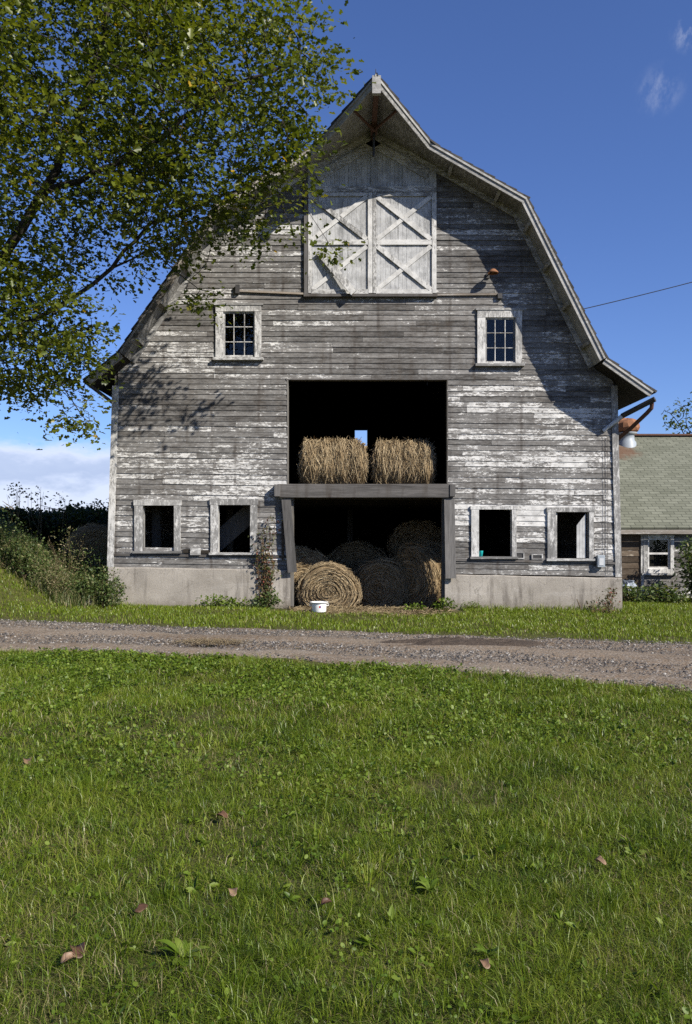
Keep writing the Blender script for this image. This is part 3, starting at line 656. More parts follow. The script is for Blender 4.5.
# small vents and bracket between the lower windows
for x0, x1, y0, y1 in ((513.5, 524, 552, 559), (531, 542.5, 554, 559.5)):
    mb = MB(); X0, X1, Z0, Z1 = fx(x0), fx(x1), fz(y1), fz(y0)
    mb.box(X0, X1, FY - .06, FY - .03, Z0, Z0 + .025); mb.box(X0, X1, FY - .06, FY - .03, Z1 - .025, Z1); mb.box(X0, X0 + .03, FY - .058, FY - .03, Z0 + .025, Z1 - .025); mb.box(X1 - .03, X1, FY - .058, FY - .03, Z0 + .025, Z1 - .025)
    v = B(mb, 'vent', 'trim_x'); MB().box(X0 + .03, X1 - .03, FY - .04, FY - .03, Z0 + .025, Z1 - .025).build('grille', M['iron'], v)
B(MB().box(fx(191), fx(201), FY - .09, FY - .03, fz(555), fz(548)), 'wooden_block', 'trim_x')
B(MB().box(fx(183), fx(190.5), FY - .05, FY - .03, fz(553), fz(549)), 'patch_board', 'inside'); B(MB().box(fx(201.5), fx(210), FY - .05, FY - .03, fz(553.5), fz(550)), 'patch_board', 'inside')

# main opening: beam, planks, jambs
mb = MB(); mb.box(fx(278), fx(451), FY - .20, FY + .05, fz(498), fz(484.5)); beam = B(mb, 'loft_beam', 'grey', bevel=.012)
for x0, x1 in ((275, 281), (448.5, 454)): MB().box(fx(x0), fx(x1), FY - .225, FY - .02, fz(497), fz(485)).build('end_block', M['grey_z'], beam, bevel=.01)
for (xa, ya, xb, yb2, w) in ((286.5, 499, 293, 572, .20), (448.6, 499, 449.6, 578, .23)):
    B(MB().bar((fx(xa), FY - .10, fz(ya)), (fx(xb), FY - .16, fz(yb2)), w, .05, (0, -1, 0)), 'hanging_plank', 'grey_z')
for x0, x1 in ((287.5, 293.5), (442, 447)): B(MB().box(fx(x0), fx(x1), FY - .02, FY + .2, -.1, fz(498)), 'door_jamb', 'inside_z')
for x0, x1 in ((287, 288.3), (446.8, 448)): B(MB().box(fx(x0), fx(x1), FY - .025, FY + .15, fz(484), fz(380)), 'door_jamb', 'inside_z')
B(MB().box(fx(286), fx(449), FY - .03, FY + .15, fz(380), fz(378.8)), 'door_head', 'grey')
B(MB().box(fx(281.8), fx(284.2), FY - .09, FY - .05, fz(560), fz(520)), 'broken_lath', 'brown')

# hay door ----------------------------------------------------------
y0h = FY - .045
mb = MB(); x = 308.0                                   # fixed planks of the peak
while x < 436:
    w = random.uniform(3.4, 5.6); xe = min(x + w, 436); za, zb = zroof(fx(x)) - .20, zroof(fx(xe)) - .20; jy = random.uniform(0, .006)
    mb.hexa([(fx(x) + .002, y0h - jy, fz(190)), (fx(xe) - .002, y0h - jy, fz(190)), (fx(xe) - .002, FY - .02, fz(190)), (fx(x) + .002, FY - .02, fz(190)),
             (fx(x) + .002, y0h - jy, za), (fx(xe) - .002, y0h - jy, zb), (fx(xe) - .002, FY - .02, zb), (fx(x) + .002, FY - .02, za)], pnt=.02); x = xe
gable = B(mb, 'peak_panel', 'door')
for a, b in ((L2, RG), (RG, R2)):
    n = Vector(up_n(a, b)); s_ = lambda px: Vector((fx(px), y0h - .01, zroof(fx(px))))
    A, Bv = (s_(309), s_(372)) if b is RG else (s_(374), s_(435)); f = Vector((0, -.025, 0))
    MB().hexa([A + n * -.44, Bv + n * -.44, Bv + n * -.44 + f, A + n * -.44 + f, A + n * -.26, Bv + n * -.26, Bv + n * -.26 + f, A + n * -.26 + f]).build('sloping_trim', M['trim_x'], gable)
for px in (309.5, 372.7, 404, 434.5): MB().box(fx(px) - .035, fx(px) + .035, y0h - .03, y0h - .006, fz(188), zroof(fx(px)) - (.46 if px != 372.7 else .3)).build('batten', M['door'], gable)
MB().box(fx(308), fx(436), y0h - .045, y0h - .004, fz(193.5), fz(187.5)).build('header_rail', M['trim_x'], gable)
def hay_leaf(x0, x1, lean):
    mb = MB(); x = x0
    while x < x1 - .01:
        xe = min(x + random.uniform(3.2, 5.2), x1); jy = random.uniform(0, .006)
        mb.box(fx(x) + .0015, fx(xe) - .0015, y0h - jy, FY - .02, fz(295), fz(193.5) - .002); x = xe
    d = B(mb, 'hay_door', 'door')
    def pl(a, b, w, nm, t=.03, y=.012, m='trim_z', pn=.04): MB().bar((fx(a[0]), y0h - y, fz(a[1])), (fx(b[0]), y0h - y, fz(b[1])), w, t, (0, -1, 0), pnt=pn).build(nm, M[m], d)
    pl((x0 + 1.6, 194), (x0 + 1.6, 294), .075, 'stile'); pl((x1 - 2.2, 194), (x1 - 2.2, 294), .10, 'stile')
    pl((x0 + 3, 243.5), (x1 - 4, 243.5), .11, 'rail', m='trim_x'); pl((x0 + 3, 195.8), (x1 - 4, 195.8), .08, 'rail', m='trim_x'); pl((x0 + 3, 292.6), (x1 - 4, 292.6), .10, 'rail', m='trim_x')
    xa, xb = x0 + 4, x1 - 5.5
    pl((xa, 198.5), (xb, 240.5), .10, 'brace', .034, .0125); pl((xb, 198), (xa, 240.5), .095, 'brace', .026, .0115, pn=.16)
    if lean: MB().bar((fx(319), y0h - .05, fz(253)), (fx(354), y0h - .17, fz(296)), .16, .03, (0, -1, 0)).build('loose_brace', M['trim_z'], d)
    else: pl((xa, 247.5), (xb, 290.5), .10, 'brace', .034, .0125)
    pl((xb, 247.5), (xa, 290.5), .095, 'brace', .026, .0115, pn=.16)
hay_leaf(308.5, 372.3, True); hay_leaf(372.9, 436, False)
B(MB().box(fx(304.3), fx(308), FY - .085, FY - .02, fz(297), fz(150)), 'shade_strip', 'grey_z')  # grey strip standing in for the shaded gap left of the hay door
mb = MB(); mb.box(fx(304), fx(437), FY - .13, FY - .02, fz(298), fz(295.3)); B(mb, 'door_sill', 'grey')
for x0, x1, za, zb in ((236, 304, 291.5, 294.5), (437, 500, 295.5, 295)):
    B(MB().bar((fx(x0), FY - .04, fz(za)), (fx(x1), FY - .04, fz(zb)), .04, .03, (0, -1, 0)), 'guide_rail', 'tan')
B(MB().box(fx(497), fx(501.5), FY - .10, FY - .03, fz(299.5), fz(294.5)), 'rail_stop', 'iron'); B(MB().box(fx(236), fx(240), FY - .11, FY - .03, fz(294.5), fz(286)), 'rail_stop', 'iron')
# hay track under the hood: beam, braces, trolley
xr_, zr = RG; mb = MB()
mb.box(xr_ - .05, xr_ + .05, FY - OT + .05, FY + .4, zr - .34, zr - .20); tk = B(mb, 'hay_track', 'rust')
MB().box(xr_ - .085, xr_ + .085, FY - OT - .05, FY - OT + .05, zr - .40, zr - .05).build('track_end', M['fascia'], tk)
for sg in (-1, 1):
    MB().tube([(xr_, FY - .72, zr - .44), (xr_ + sg * .44, FY - 1.38, zr - .36)], .028, 7).build('brace_rod', M['rust'], tk)
MB().box(xr_ - .07, xr_ + .07, FY - .75, FY - .52, zr - .44, zr - .3).build('trolley', M['rust'], tk)
MB().tube([(xr_, FY - .62, zr - .44), (xr_ - .01, FY - .62, zr - .95)], [.03, .026], 8).build('hanging_hook', M['iron'], tk)
MB().tube([(xr_ - .01, FY - OT + .1, zr + .02), (xr_ - .01, FY - OT + .1, zr + .16)], [.012, .006], 6).build('finial_pin', M['iron'], roof)
# right eave: gutter piece and rusty downspouts
g0 = P(655, 399, FY - .62); g1 = P(622, 416, FY - .18); g2 = P(603, 431, FY - .05)
gut = B(MB().tube([g0, g1], .06, 8), 'eave_gutter', 'iron')
MB().tube([g1 + Vector((.03, -.02, .02)), P(612, 424, FY - .12), g2], [.05, .045, .04], 8).build('elbow_pipe', M['galv'], gut)
e = P(652, 403, FY - .55); MB().tube([e, P(651.5, 408, FY - .5), P(647, 413, FY - .4), P(630, 429, FY + .2), P(619, 438, FY + .5)], .045, 8).build('downspout', M['rust'], gut)
B(MB().tube([P(84, 381, FY - .6), (P(117, 406, FY + .1))], .04, 8), 'eave_gutter', 'iron')

def thing1(mb, name, m, label, cat, group=None, **k): return tag(mb.build(name, M[m], None, **k), label, cat, group)
# wires on the wall and their box
ub = empty('utility_box', (fx(599), FY - .05, fz(570)), 'small blue-grey metal utility box on the wall near the right corner', 'utility box')
MB().box(fx(595.5), fx(603), FY - .15, FY - .045, fz(567), fz(555)).build('case', M['boxgrey'], ub, bevel=.01)
MB().box(fx(597), fx(601.5), FY - .16, FY - .151, fz(565), fz(558)).build('cover_plate', M['galv'], ub)
for px in (603.5, 606.5):
    thing1(MB().tube([(fx(px), FY - .045, fz(436)), (fx(px + .6), FY - .05, fz(500)), (fx(px + .3), FY - .05, fz(556 if px < 605 else 574))], .004, 5), 'cable', 'iron',
           'black cable running down the siding to the utility box' if px < 605 else 'black cable running down the siding beside the corner board to the foundation', 'cable')
wl = empty('wall_lamp', (fx(490), FY - .05, fz(276)), 'broken outdoor lamp with an orange shade on the gable above the right loft window', 'lamp')
MB().box(fx(486), fx(489), FY - .06, FY - .02, fz(279), fz(274)).build('bracket', M['iron'], wl)
MB().tube([(fx(487.5), FY - .06, fz(276)), (fx(490), FY - .22, fz(274.5))], .014, 6).build('arm', M['iron'], wl)
mb = MB(); mb.lathe([(.02, .05), (.05, .04), (.11, -.02), (.12, -.05), (.10, -.04)], (fx(491), FY - .26, fz(275)), 14); mb.build('shade', M['rustor'], wl, smooth=True)

# ------------------------------------------------------------------ hay bales
def bale(name, R, L, squash, loc, rot, label, nst, lit=True, seed=0, group=None):
    g = np.random.default_rng(seed + 100)
    nth, nl, ne = 64, 26, 12; V = []; rr = []
    ph = g.uniform(0, 6.28, 8)
    def rad(t, y):
        return R * (1 + .022 * np.sin(3 * t + ph[0]) + .018 * np.sin(5 * t + ph[1] + 2 * y) + .032 * np.sin(y * 2 * math.pi / .33 + ph[2] + .9 * np.sin(2 * t)) + .035 * (vnoise(t * 5 + 9, y * 5 + 9, seed) - .5) + .02 * (vnoise(t * 16, y * 14, seed + 1) - .5))
    def pt(t, r, y):
        z = r * np.sin(t); z = np.where(z < 0, z * squash, z * (squash * .5 + .5)); z = np.maximum(z, -.86 * R * squash)
        return np.stack([r * np.cos(t) * (1 + .05 * (z < 0)), y, z], -1)
    th = np.linspace(0, 2 * math.pi, nth, endpoint=False); yl = np.linspace(-L / 2, L / 2, nl)
    A, Y = np.meshgrid(th, yl); edge = 1 - .09 * np.exp(-(L / 2 - np.abs(Y)) / .05)
    side = pt(A, rad(A, Y) * edge, Y + .03 * (vnoise(A * 4, Y * 0, seed + 3) - .5)); V.append(side.reshape(-1, 3))
    i0 = (np.arange(nl - 1)[:, None] * nth + np.arange(nth)[None]); i1 = (np.arange(nl - 1)[:, None] * nth + (np.arange(nth)[None] + 1) % nth)
    Fs = [np.stack([i0, i0 + nth, i1 + nth, i1], -1).reshape(-1, 4)]
    for sg, row in ((-1, 0), (1, nl - 1)):
        b = sum(len(v) for v in V); fr = np.linspace(.93, .02, ne); A2, FR = np.meshgrid(th, fr)
        bulge = .07 * (1 - FR ** 2) + .022 * np.sin(FR * R / .085 * 6.28 + A2) + .03 * (vnoise(A2 * 4, FR * 14, seed + 5) - .5)
        V.append(pt(A2, rad(A2, np.full_like(A2, sg * L / 2)) * FR * .93, sg * (L / 2 + bulge)).reshape(-1, 3))
        r0 = row * nth + np.arange(nth); q = np.stack([r0, np.roll(r0, -1), b + np.roll(np.arange(nth), -1), b + np.arange(nth)], 1)
        j0 = b + np.arange(ne - 1)[:, None] * nth + np.arange(nth)[None]; j1 = b + np.arange(ne - 1)[:, None] * nth + (np.arange(nth)[None] + 1) % nth
        q2 = np.stack([j0, j1, j1 + nth, j0 + nth], -1).reshape(-1, 4); Fs += [q, q2] if sg < 0 else [q[:, ::-1], q2[:, ::-1]]
    nb = sum(len(v) for v in V); rr.append(np.full(nb, .22) + .25 * g.random(nb))
    # straw strands lying round the bale
    K = nst; onend = g.random(K) < .42
    t0 = g.uniform(0, 6.283, K); y0 = g.uniform(-L / 2, L / 2, K); fr = np.sqrt(g.random(K)) * .97; sg = np.where(g.random(K) < .75, -1, 1)
    ln = g.uniform(.10, .34, K); dr = np.where(g.random(K) < .5, -1, 1); skew = g.normal(0, .30, K); st = []
    lift = np.abs(g.normal(0, .012, K)) + .004; flick = np.where(g.random(K) < .35, g.uniform(.01, .10, K), 0)
    for s_ in (0, .5, 1):
        rs = rad(t0, y0); tt_ = t0 + dr * ln * s_ / np.where(onend, np.maximum(fr * R, .09), R)
        a1 = pt(tt_, rad(tt_, y0) + lift + flick * s_ ** 2, np.clip(y0 + skew * ln * s_, -L / 2 - .03, L / 2 + .03))
        FRs = np.clip(fr + skew * .25 * ln * s_, .02, 1)
        bl = .07 * (1 - FRs ** 2) + .022 * np.sin(FRs * R / .085 * 6.28 + tt_)
        a2 = pt(tt_, rs * FRs * .95, sg * (L / 2 + bl + .014 + lift + flick * s_ ** 2))
        st.append(np.where(onend[:, None], a2, a1))
    wd = g.uniform(.003, .0075, K)[:, None]; perp = np.cross(st[2] - st[0], g.normal(size=(K, 3))); perp /= np.linalg.norm(perp, axis=1)[:, None] + 1e-9
    SV = np.stack([st[0] - perp * wd, st[0] + perp * wd, st[1] + perp * wd, st[1] - perp * wd, st[2] + perp * wd * .5, st[2] - perp * wd * .5], 1).reshape(-1, 3)
    b6 = nb + 6 * np.arange(K)[:, None]; Fs += [b6 + np.array([[0, 1, 2, 3]]), b6 + np.array([[3, 2, 4, 5]])]
    V.append(SV); rr.append(np.repeat(g.uniform(.25, 1, K), 6))
    V = np.concatenate(V); V[:, 2] += .86 * R * squash
    o = np_obj(name, V, Fs, M['hay'], rnd=np.concatenate(rr), smooth=True); o.location = loc; o.rotation_euler = (0, 0, rot)
    return tag(o, label, 'hay bale', group)
LO = 2.67; TAPER = 0; G1 = 'round hay bales on the loft floor'; G2 = 'round hay bales stored on the barn floor'
bale('round_hay_bale', .62, 1.30, 1.0, (fx(332.5) * 1.03, FY + .80, LO), math.radians(90) + .05, 'shaggy round hay bale on the loft floor left of the little sky opening', 9000, seed=1, group=G1)
bale('round_hay_bale', .60, 1.18, 1.0, (fx(403.5) * 1.035, FY + .82, LO), math.radians(90) - .07, 'shaggy round hay bale on the loft floor right of the little sky opening', 9000, seed=2, group=G1)
def gb(px, D, *a, rot=0.0, z=-.19, **k): return bale('round_hay_bale', *a[:3], ((px - CX) * D / F, D, z), rot, *a[3:], group=G2, **k)
gb(328.5, FY + .72, .64, 1.25, .80, 'sunlit round hay bale showing its coiled end behind the white pot', 9000, seed=3, z=-.10)
gb(386, FY + 2.25, .70, 1.3, .88, 'shaded round hay bale beside the sunlit bale, coiled end facing out', 5000, rot=-.25, seed=4)
gb(429, FY + 1.9, .80, 1.2, 1.08, 'shaded round hay bale standing against the right door post', 5000, rot=-.9, seed=5)
gb(357, FY + 4.2, .88, 1.3, .95, 'dim round hay bale deep in the barn behind the two front bales', 3500, seed=6)
gb(412, FY + 4.3, .72, 1.3, .95, 'dim round hay bale deep in the barn under the raised bale', 2500, seed=7)
gb(416, FY + 3.9, .66, 1.3, .95, 'dim round hay bale lying on top of the bales at the right', 3500, z=.78, seed=8)
gb(297, FY + 1.95, .78, 1.3, 1.0, 'round hay bale mostly hidden behind the leaning left plank', 4500, rot=.3, seed=9)
# loose straw at the door
N = 5200; x = rng.normal(.25, 1.3, N); y = rng.normal(17.4, .5, N); ok = (x > -1.2) & (x < 2.3) & (y > 16.2) & (y < 19.2); x, y = x[ok], y[ok]
z = ground_h(x, y) + .014 + .05 * np.exp(-((y - 17.95) / .35) ** 2) * vnoise(x * 3, y * 3, 60); a = rng.uniform(0, 6.283, len(x)); l = rng.uniform(.06, .22, len(x)); w = rng.uniform(.003, .006, len(x))
dx, dy = np.cos(a), np.sin(a); dz = rng.normal(0, .15, len(x)); c = np.stack([x, y, z], 1); d = np.stack([dx * l, dy * l, np.abs(dz) * l], 1); q = np.stack([-dy * w, dx * w, w * .4], 1)
V = np.stack([c - q, c + q, c + d + q, c + d - q], 1).reshape(-1, 3)
tag(np_obj('loose_straw', V, [4 * np.arange(len(x))[:, None] + np.arange(4)[None]], M['straw'], rnd=np.repeat(rng.random(len(x)), 4)), 'loose straw scattered on the earth at the barn doorway', 'straw', kind='stuff')

# white pot
pc = P(319, 613.5, 16.75); pc.z = float(ground_h(pc.x, pc.y)) + .02
pot = empty('enamel_pot', pc, 'white enamel pot standing in the doorway grass before the sunlit bale', 'pot')
MB().lathe([(0, 0), (.135, 0), (.15, .02), (.155, .17), (.165, .20), (.195, .205), (.195, .215), (.16, .212), (.145, .18), (.14, .02), (0, .015)], pc, 28).build('vessel', M['enamel'], pot, smooth=True)
for m_, dx, w in (('red', .045, .028), ('blue', .085, .022)):
    aa = -math.pi / 2 + dx * 3; vs = []
    for q in range(4):
        t = aa + w * 6 * (q / 3 - .5)
        for zz in (.10, .14): vs.append((pc.x + .1575 * math.cos(t), pc.y + .1575 * math.sin(t), pc.z + zz))
    MB().add(vs, [(2 * i, 2 * i + 2, 2 * i + 3, 2 * i + 1) for i in range(3)]).build('printed_mark', M[m_], pot)
for sg in (-1, 1): MB().tube([pc + Vector((sg * .155, 0, .13)), pc + Vector((sg * .20, 0, .14)), pc + Vector((sg * .20, 0, .17)), pc + Vector((sg * .16, 0, .175))], .008, 6).build('handle', M['enamel'], pot)
# teal cup on the window sill
tc = Vector((fx(480.5), FY - .02, fz(556.5)))
thing1(MB().lathe([(0, 0), (.04, 0), (.055, .12), (.06, .125), (.048, .12), (.036, .01), (0, .008)], tc, 18), 'cup', 'teal', 'teal plastic cup on the sill of the open window right of the barn door', 'cup', smooth=True)

# ------------------------------------------------------------------ the low wing on the right
WY = 20.9; WX0 = fx(619); RYy = 25.3
wing = empty('low_wing', (WX0, WY, 0), 'low outbuilding with green-grey shingle roof joined behind the barn corner', 'outbuilding')
ya = WY - .32; za = EYE + (HY - 528.5) * ya / F; rz = EYE + (HY - 437) * RYy / F
WX1 = 17.5; sl = (rz - za) / (RYy - ya); ez = za + .32 * sl; nrm = Vector((0, -sl, 1)).normalized()
mb = MB()
slab(mb, [(WX0 - .3, ya, za), (WX1, ya, za), (WX1, RYy, rz), (WX0 - .3, RYy, rz)], nrm, -.05, .03)
n2 = Vector((0, sl, 1)).normalized(); slab(mb, [(WX0 - .3, RYy, rz), (WX1, RYy, rz), (WX1, 2 * RYy - ya, za), (WX0 - .3, 2 * RYy - ya, za)], n2, -.05, .03)
wr = mb.build('roof', M['wingroof'], wing)
MB().bar((WX0 - .3, RYy, rz + .035), (WX1, RYy, rz + .035), .26, .05, (0, 0, 1)).build('ridge_cap', M['rust'], wr)
MB().box(WX0 - .05, WX1, ya - .03, ya + .012, za - .14, za - .035).build('eave_board', M['fascia_bare'], wr)
a = P(618.5, 529, WY - .2); mb = MB(); s0 = Vector((WX0 - .05, ya + .02, za + .02 * sl)); 
slab(mb, [s0, s0 + Vector((.62, 0, 0)), s0 + Vector((.26, .60, .60 * sl)), s0 + Vector((0, .60, .60 * sl))], nrm, .034, .042); mb.build('dark_patch', M['shingle'], wr)  # thin dark sheet with a slanted right side, by the barn corner
X_ = lambda px: (px - CX) * WY / F
Zw = lambda py: EYE + (HY - py) * WY / F
wo = (642.5, 535, 673, 573); wi = (647, 538, 669.5, 569)
wh = [(X_(wi[0]), Zw(wi[3]), X_(wi[2]), Zw(wi[1]))]
def wcourse(mb, xa, xb, hole, h=.125):
    z = -.2
    while z < ez - .06:
        zt = min(z + h, ez - .06); iv = [(xa, xb)]
        for (a0, b0, a1, b1) in hole:
            if b0 < (z + zt) / 2 < b1: iv = [q for p, r in iv for q in ((p, min(r, a0)), (max(p, a1), r)) if q[1] - q[0] > .02]
        for p, r in iv: mb.hexa([(p, WY - .028, z), (r, WY - .028, z), (r, WY + .04, z), (p, WY + .04, z), (p, WY - .01, zt + .015), (r, WY - .01, zt + .015), (r, WY + .04, zt + .015), (p, WY + .04, zt + .015)], pnt=.0)
        z += h
mb = MB(); wcourse(mb, X_(641), WX1, wh); mb.build('wall', M['siding'], wing)
mb = MB(); wcourse(mb, WX0, X_(640.6), [], .16); mb.build('bare_wall', M['brown'], wing)
MB().box(WX0, WX1, WY + .2, WY + .26, -.2, ez - .1).build('inner_wall', M['inside'], wing)
MB().box(WX1 - .1, WX1, WY + .05, 2 * RYy - WY, -.2, ez - .05).build('end_wall', M['siding'], wing)
mb = MB(); mb.add([(WX1 - .05, WY, ez - .1), (WX1 - .05, 2 * RYy - WY, ez - .1), (WX1 - .05, RYy, rz - .08)], [(0, 1, 2)]); mb.build('gable', M['siding'], wing)
MB().box(WX0, WX1, 2 * RYy - WY - .1, 2 * RYy - WY, -.2, ez - .05).build('rear_wall', M['siding'], wing)
mb = MB(); y0, y1 = WY - .075, WY - .005
mb.box(X_(wo[0]), X_(wi[0]), y0, y1, Zw(wo[3]), Zw(wo[1])); mb.box(X_(wi[2]), X_(wo[2]), y0, y1, Zw(wo[3]), Zw(wo[1])); mb.box(X_(wi[0]), X_(wi[2]), y0 + .002, y1, Zw(wi[1]), Zw(wo[1])); mb.box(X_(wi[0]), X_(wi[2]), y0 + .002, y1, Zw(wo[3]), Zw(wi[3]))
ww = mb.build('window', M['trim_z'], wing)
mb = MB(); x0, x1, z0, z1 = X_(wi[0]), X_(wi[2]), Zw(wi[3]), Zw(wi[1]); e = .045; zm = (z0 + z1) / 2
for q in ((x0, x0 + e, z0, z1), (x1 - e, x1, z0, z1), (x0 + e, x1 - e, z0, z0 + e), (x0 + e, x1 - e, z1 - e, z1), (x0 + e, x1 - e, zm - .025, zm + .025)): mb.box(q[0], q[1], WY - .03, WY + .02, q[2], q[3], pnt=.3)
mb.build('sash', M['trim_z'], ww)
for za_, zb_ in ((z0 + .02, zm), (zm, z1 - .02)): MB().add([(x0 + .02, WY + .002, za_), (x1 - .02, WY + .002, za_), (x1 - .02, WY + .006, zb_), (x0 + .02, WY + .006, zb_)], [(0, 1, 2, 3)]).build('pane', M['glass'], ww)
MB().box(X_(wo[0]) - .05, X_(wo[2]) + .05, WY - .13, WY - .01, Zw(wo[3]) - .05, Zw(wo[3])).build('sill', M['trim_x'], ww)
MB().box(X_(640.2), X_(643), WY - .06, WY + .02, -.1, ez - .08).build('corner_strip', M['trim_z'], wing)
# rusty ventilator on its ridge
vc = P(627, 438, RYy - .45); vc.z = ez + (RYy - .45 - WY) * sl
vent = empty('roof_ventilator', vc, 'rusty orange roof ventilator with pale base on the low outbuilding ridge', 'ventilator')
MB().lathe([(.30, -.25), (.27, .05), (.22, .12), (.21, .30), (.30, .32), (.30, .35), (.2, .36)], vc, 18).build('collar', M['boxgrey'], vent, smooth=True)
mb = MB(); mb.lathe([(.20, .36), (.33, .40), (.37, .50), (.36, .62), (.28, .72), (.14, .78), (0, .80)], vc, 14)
mb.v = [(v[0] + random.uniform(-.02, .02), v[1] + random.uniform(-.02, .02), v[2] + random.uniform(-.025, .025)) for v in mb.v]; mb.build('cowl', M['rustor'], vent)
# crumpled sack by the wing wall
mb = MB(); sc = P(628, 590, WY - .5); sc.z = .0
for i in range(1): mb.lathe([(0, 0), (.17, 0), (.22, .08), (.18, .22), (.20, .33), (.12, .42), (.15, .48), (0, .45)], sc, 12)
mb.v = [(v[0] + random.uniform(-.04, .04), v[1] + random.uniform(-.04, .04), v[2] + random.uniform(-.03, .03)) for v in mb.v]
thing1(mb, 'crumpled_sack', 'sack', 'crumpled pale blue sack leaning by the bare brown wall of the outbuilding', 'sack')

# ------------------------------------------------------------------ trees and shrubs
def colonize(att, nodes, par, step, kill, infl, iters=140, bias=(0, 0, 0)):
    nodes = [np.array(n, float) for n in nodes]; par = list(par); N0 = np.array(nodes)
    dist = np.full(len(att), 1e9); near = np.zeros(len(att), int)
    for i, p in enumerate(N0):
        d = np.linalg.norm(att - p, axis=1); m = d < dist; dist[m] = d[m]; near[m] = i
    alive = dist > kill; seen = set()
    for _ in range(iters):
        act = np.where(alive & (dist < infl))[0]
        if len(act) == 0: break
        NA = np.array(nodes); d = att[act] - NA[near[act]]; d /= np.linalg.norm(d, axis=1)[:, None] + 1e-9
        new = []
        u, inv = np.unique(near[act], return_inverse=True); sm = np.zeros((len(u), 3)); np.add.at(sm, inv, d)
        for j, i in enumerate(u):
            v = sm[j] + np.array(bias) + rng.normal(0, .12, 3); v /= np.linalg.norm(v) + 1e-9; q = NA[i] + v * step
            key = (i, tuple(np.round(q / (step * .6)).astype(int)))
            if key in seen: continue
            seen.add(key); new.append((q, i))
        if not new: break
        for q, i in new:
            k_ = len(nodes); nodes.append(q); par.append(i); dd = np.linalg.norm(att - q, axis=1); m = dd < dist; dist[m] = dd[m]; near[m] = k_
        alive &= dist > kill
        if len(nodes) > 14000: break
    return np.array(nodes), np.array(par)
def branch_mesh(nodes, par, r_tip, power, rmax, root_flare=1.0):
    n = len(nodes); r = np.zeros(n); has = np.zeros(n, bool)
    for i in range(n - 1, 0, -1):
        if not has[i]: r[i] = r_tip ** power
        r[par[i]] += r[i]; has[par[i]] = True
    rad = np.minimum(np.maximum(r, r_tip ** power) ** (1 / power), rmax)
    sides = 6; ang = np.arange(sides) / sides * 6.283; V = []; Fq = []; b = 0
    idx = np.arange(1, n); A = nodes[par[idx]]; Bp = nodes[idx]; d = Bp - A; L = np.linalg.norm(d, axis=1)[:, None]; d = d / (L + 1e-9)
    ref = np.where(np.abs(d[:, 2:]) > .9, np.array([[1., 0, 0]]), np.array([[0., 0, 1]])); u = np.cross(d, ref); u /= np.linalg.norm(u, axis=1)[:, None]; w = np.cross(d, u)
    ring = u[:, None] * np.cos(ang)[None, :, None] + w[:, None] * np.sin(ang)[None, :, None]
    ra = np.minimum(rad[par[idx]], rad[idx] * 1.35)[:, None, None]; rb = rad[idx][:, None, None]
    V = np.concatenate([A[:, None] + ring * ra - (d * .0)[:, None], Bp[:, None] + ring * rb + (d * .3 * rad[idx][:, None])[:, None]], 1).reshape(-1, 3)
    j = np.arange(sides); q = np.stack([j, (j + 1) % sides, sides + (j + 1) % sides, sides + j], 1)
    Fq = (q[None] + 2 * sides * np.arange(len(idx))[:, None, None]).reshape(-1, 4)
    return V, Fq, rad, has
def ell(c, r, n, thr=.36, sc=.55):
    out = []
    while sum(map(len, out)) < n:
        p = rng.normal(size=(n, 3)); p /= np.linalg.norm(p, axis=1)[:, None]; p *= (rng.random(n) ** (1 / 2.6))[:, None]; p = p * np.array(r) + np.array(c)
        nz = .6 * vnoise(p[:, 0] * sc * 1.6 + 30, p[:, 2] * sc * 1.6 + p[:, 1] * .9 + 30, 70) + .4 * vnoise(p[:, 0] * sc * 4 + 3, p[:, 2] * sc * 4 + p[:, 1] * 2, 71)
        out.append(p[nz > thr])
    return np.concatenate(out)[:n]
def epx(px, py, D, rx_, ry_, rd_, n, thr=.36): c = P(px, py, D); s_ = D / F; return ell(c, (rx_ * s_, rd_, ry_ * s_), n, thr)
att = np.concatenate([
    epx(70, 105, 14.6, 190, 185, 3.2, 1950, .42), epx(225, 70, 13.7, 112, 92, 1.25, 820, .44), epx(185, 180, 14.4, 95, 60, 1.3, 520, .44),
    epx(300, 62, 13.6, 42, 55, .6, 190, .3), epx(268, 140, 13.8, 50, 55, .7, 210, .34),
    epx(255, 226, 15.2, 34, 22, .35, 150, .2), epx(300, 203, 15.2, 16, 26, .25, 50, .1), epx(203, 288, 15.2, 22, 26, .35, 130, .2), epx(338, 258, 15.3, 7, 8, .15, 5, 0),
    epx(25, 325, 14.6, 85, 68, 2.2, 760, .36), epx(82, 415, 15.2, 22, 22, .6, 80, .2), epx(30, 392, 15.0, 34, 14, .8, 80, .2),
    epx(-190, 160, 15.0, 230, 270, 3.8, 900, .40), epx(30, -150, 14.8, 230, 170, 3.5, 800, .40)])
att = att[(att[:, 1] < FY - O1 - .35) | (att[:, 0] < -6.6)]
seeds = []; spar = []
def poly(pts, start=None):
    prev = start
    for a, b in zip(pts[:-1], pts[1:]):
        k_ = max(2, int((Vector(b) - Vector(a)).length / .32))
        for i in range(k_):
            if prev is not None and i == 0 and start is not None and a is pts[0]: continue
            q = Vector(a).lerp(Vector(b), i / k_) + Vector(rng.normal(0, .022, 3)); seeds.append(tuple(q)); spar.append(prev if prev is not None else 0); prev = len(seeds) - 1
    seeds.append(tuple(pts[-1])); spar.append(prev); return len(seeds) - 1
TB = Vector((-9.3, 15.0, float(ground_h(-9.3, 15.0)) - .1))
c0 = poly([TB, TB + Vector((.1, -.05, 1.6)), TB + Vector((.3, -.1, 3.0))])
fk = seeds[c0]
a1 = poly([fk, P(-60, 330, 14.8), P(10, 248, 14.7), P(45, 190, 14.6)], c0); pa = seeds[a1]
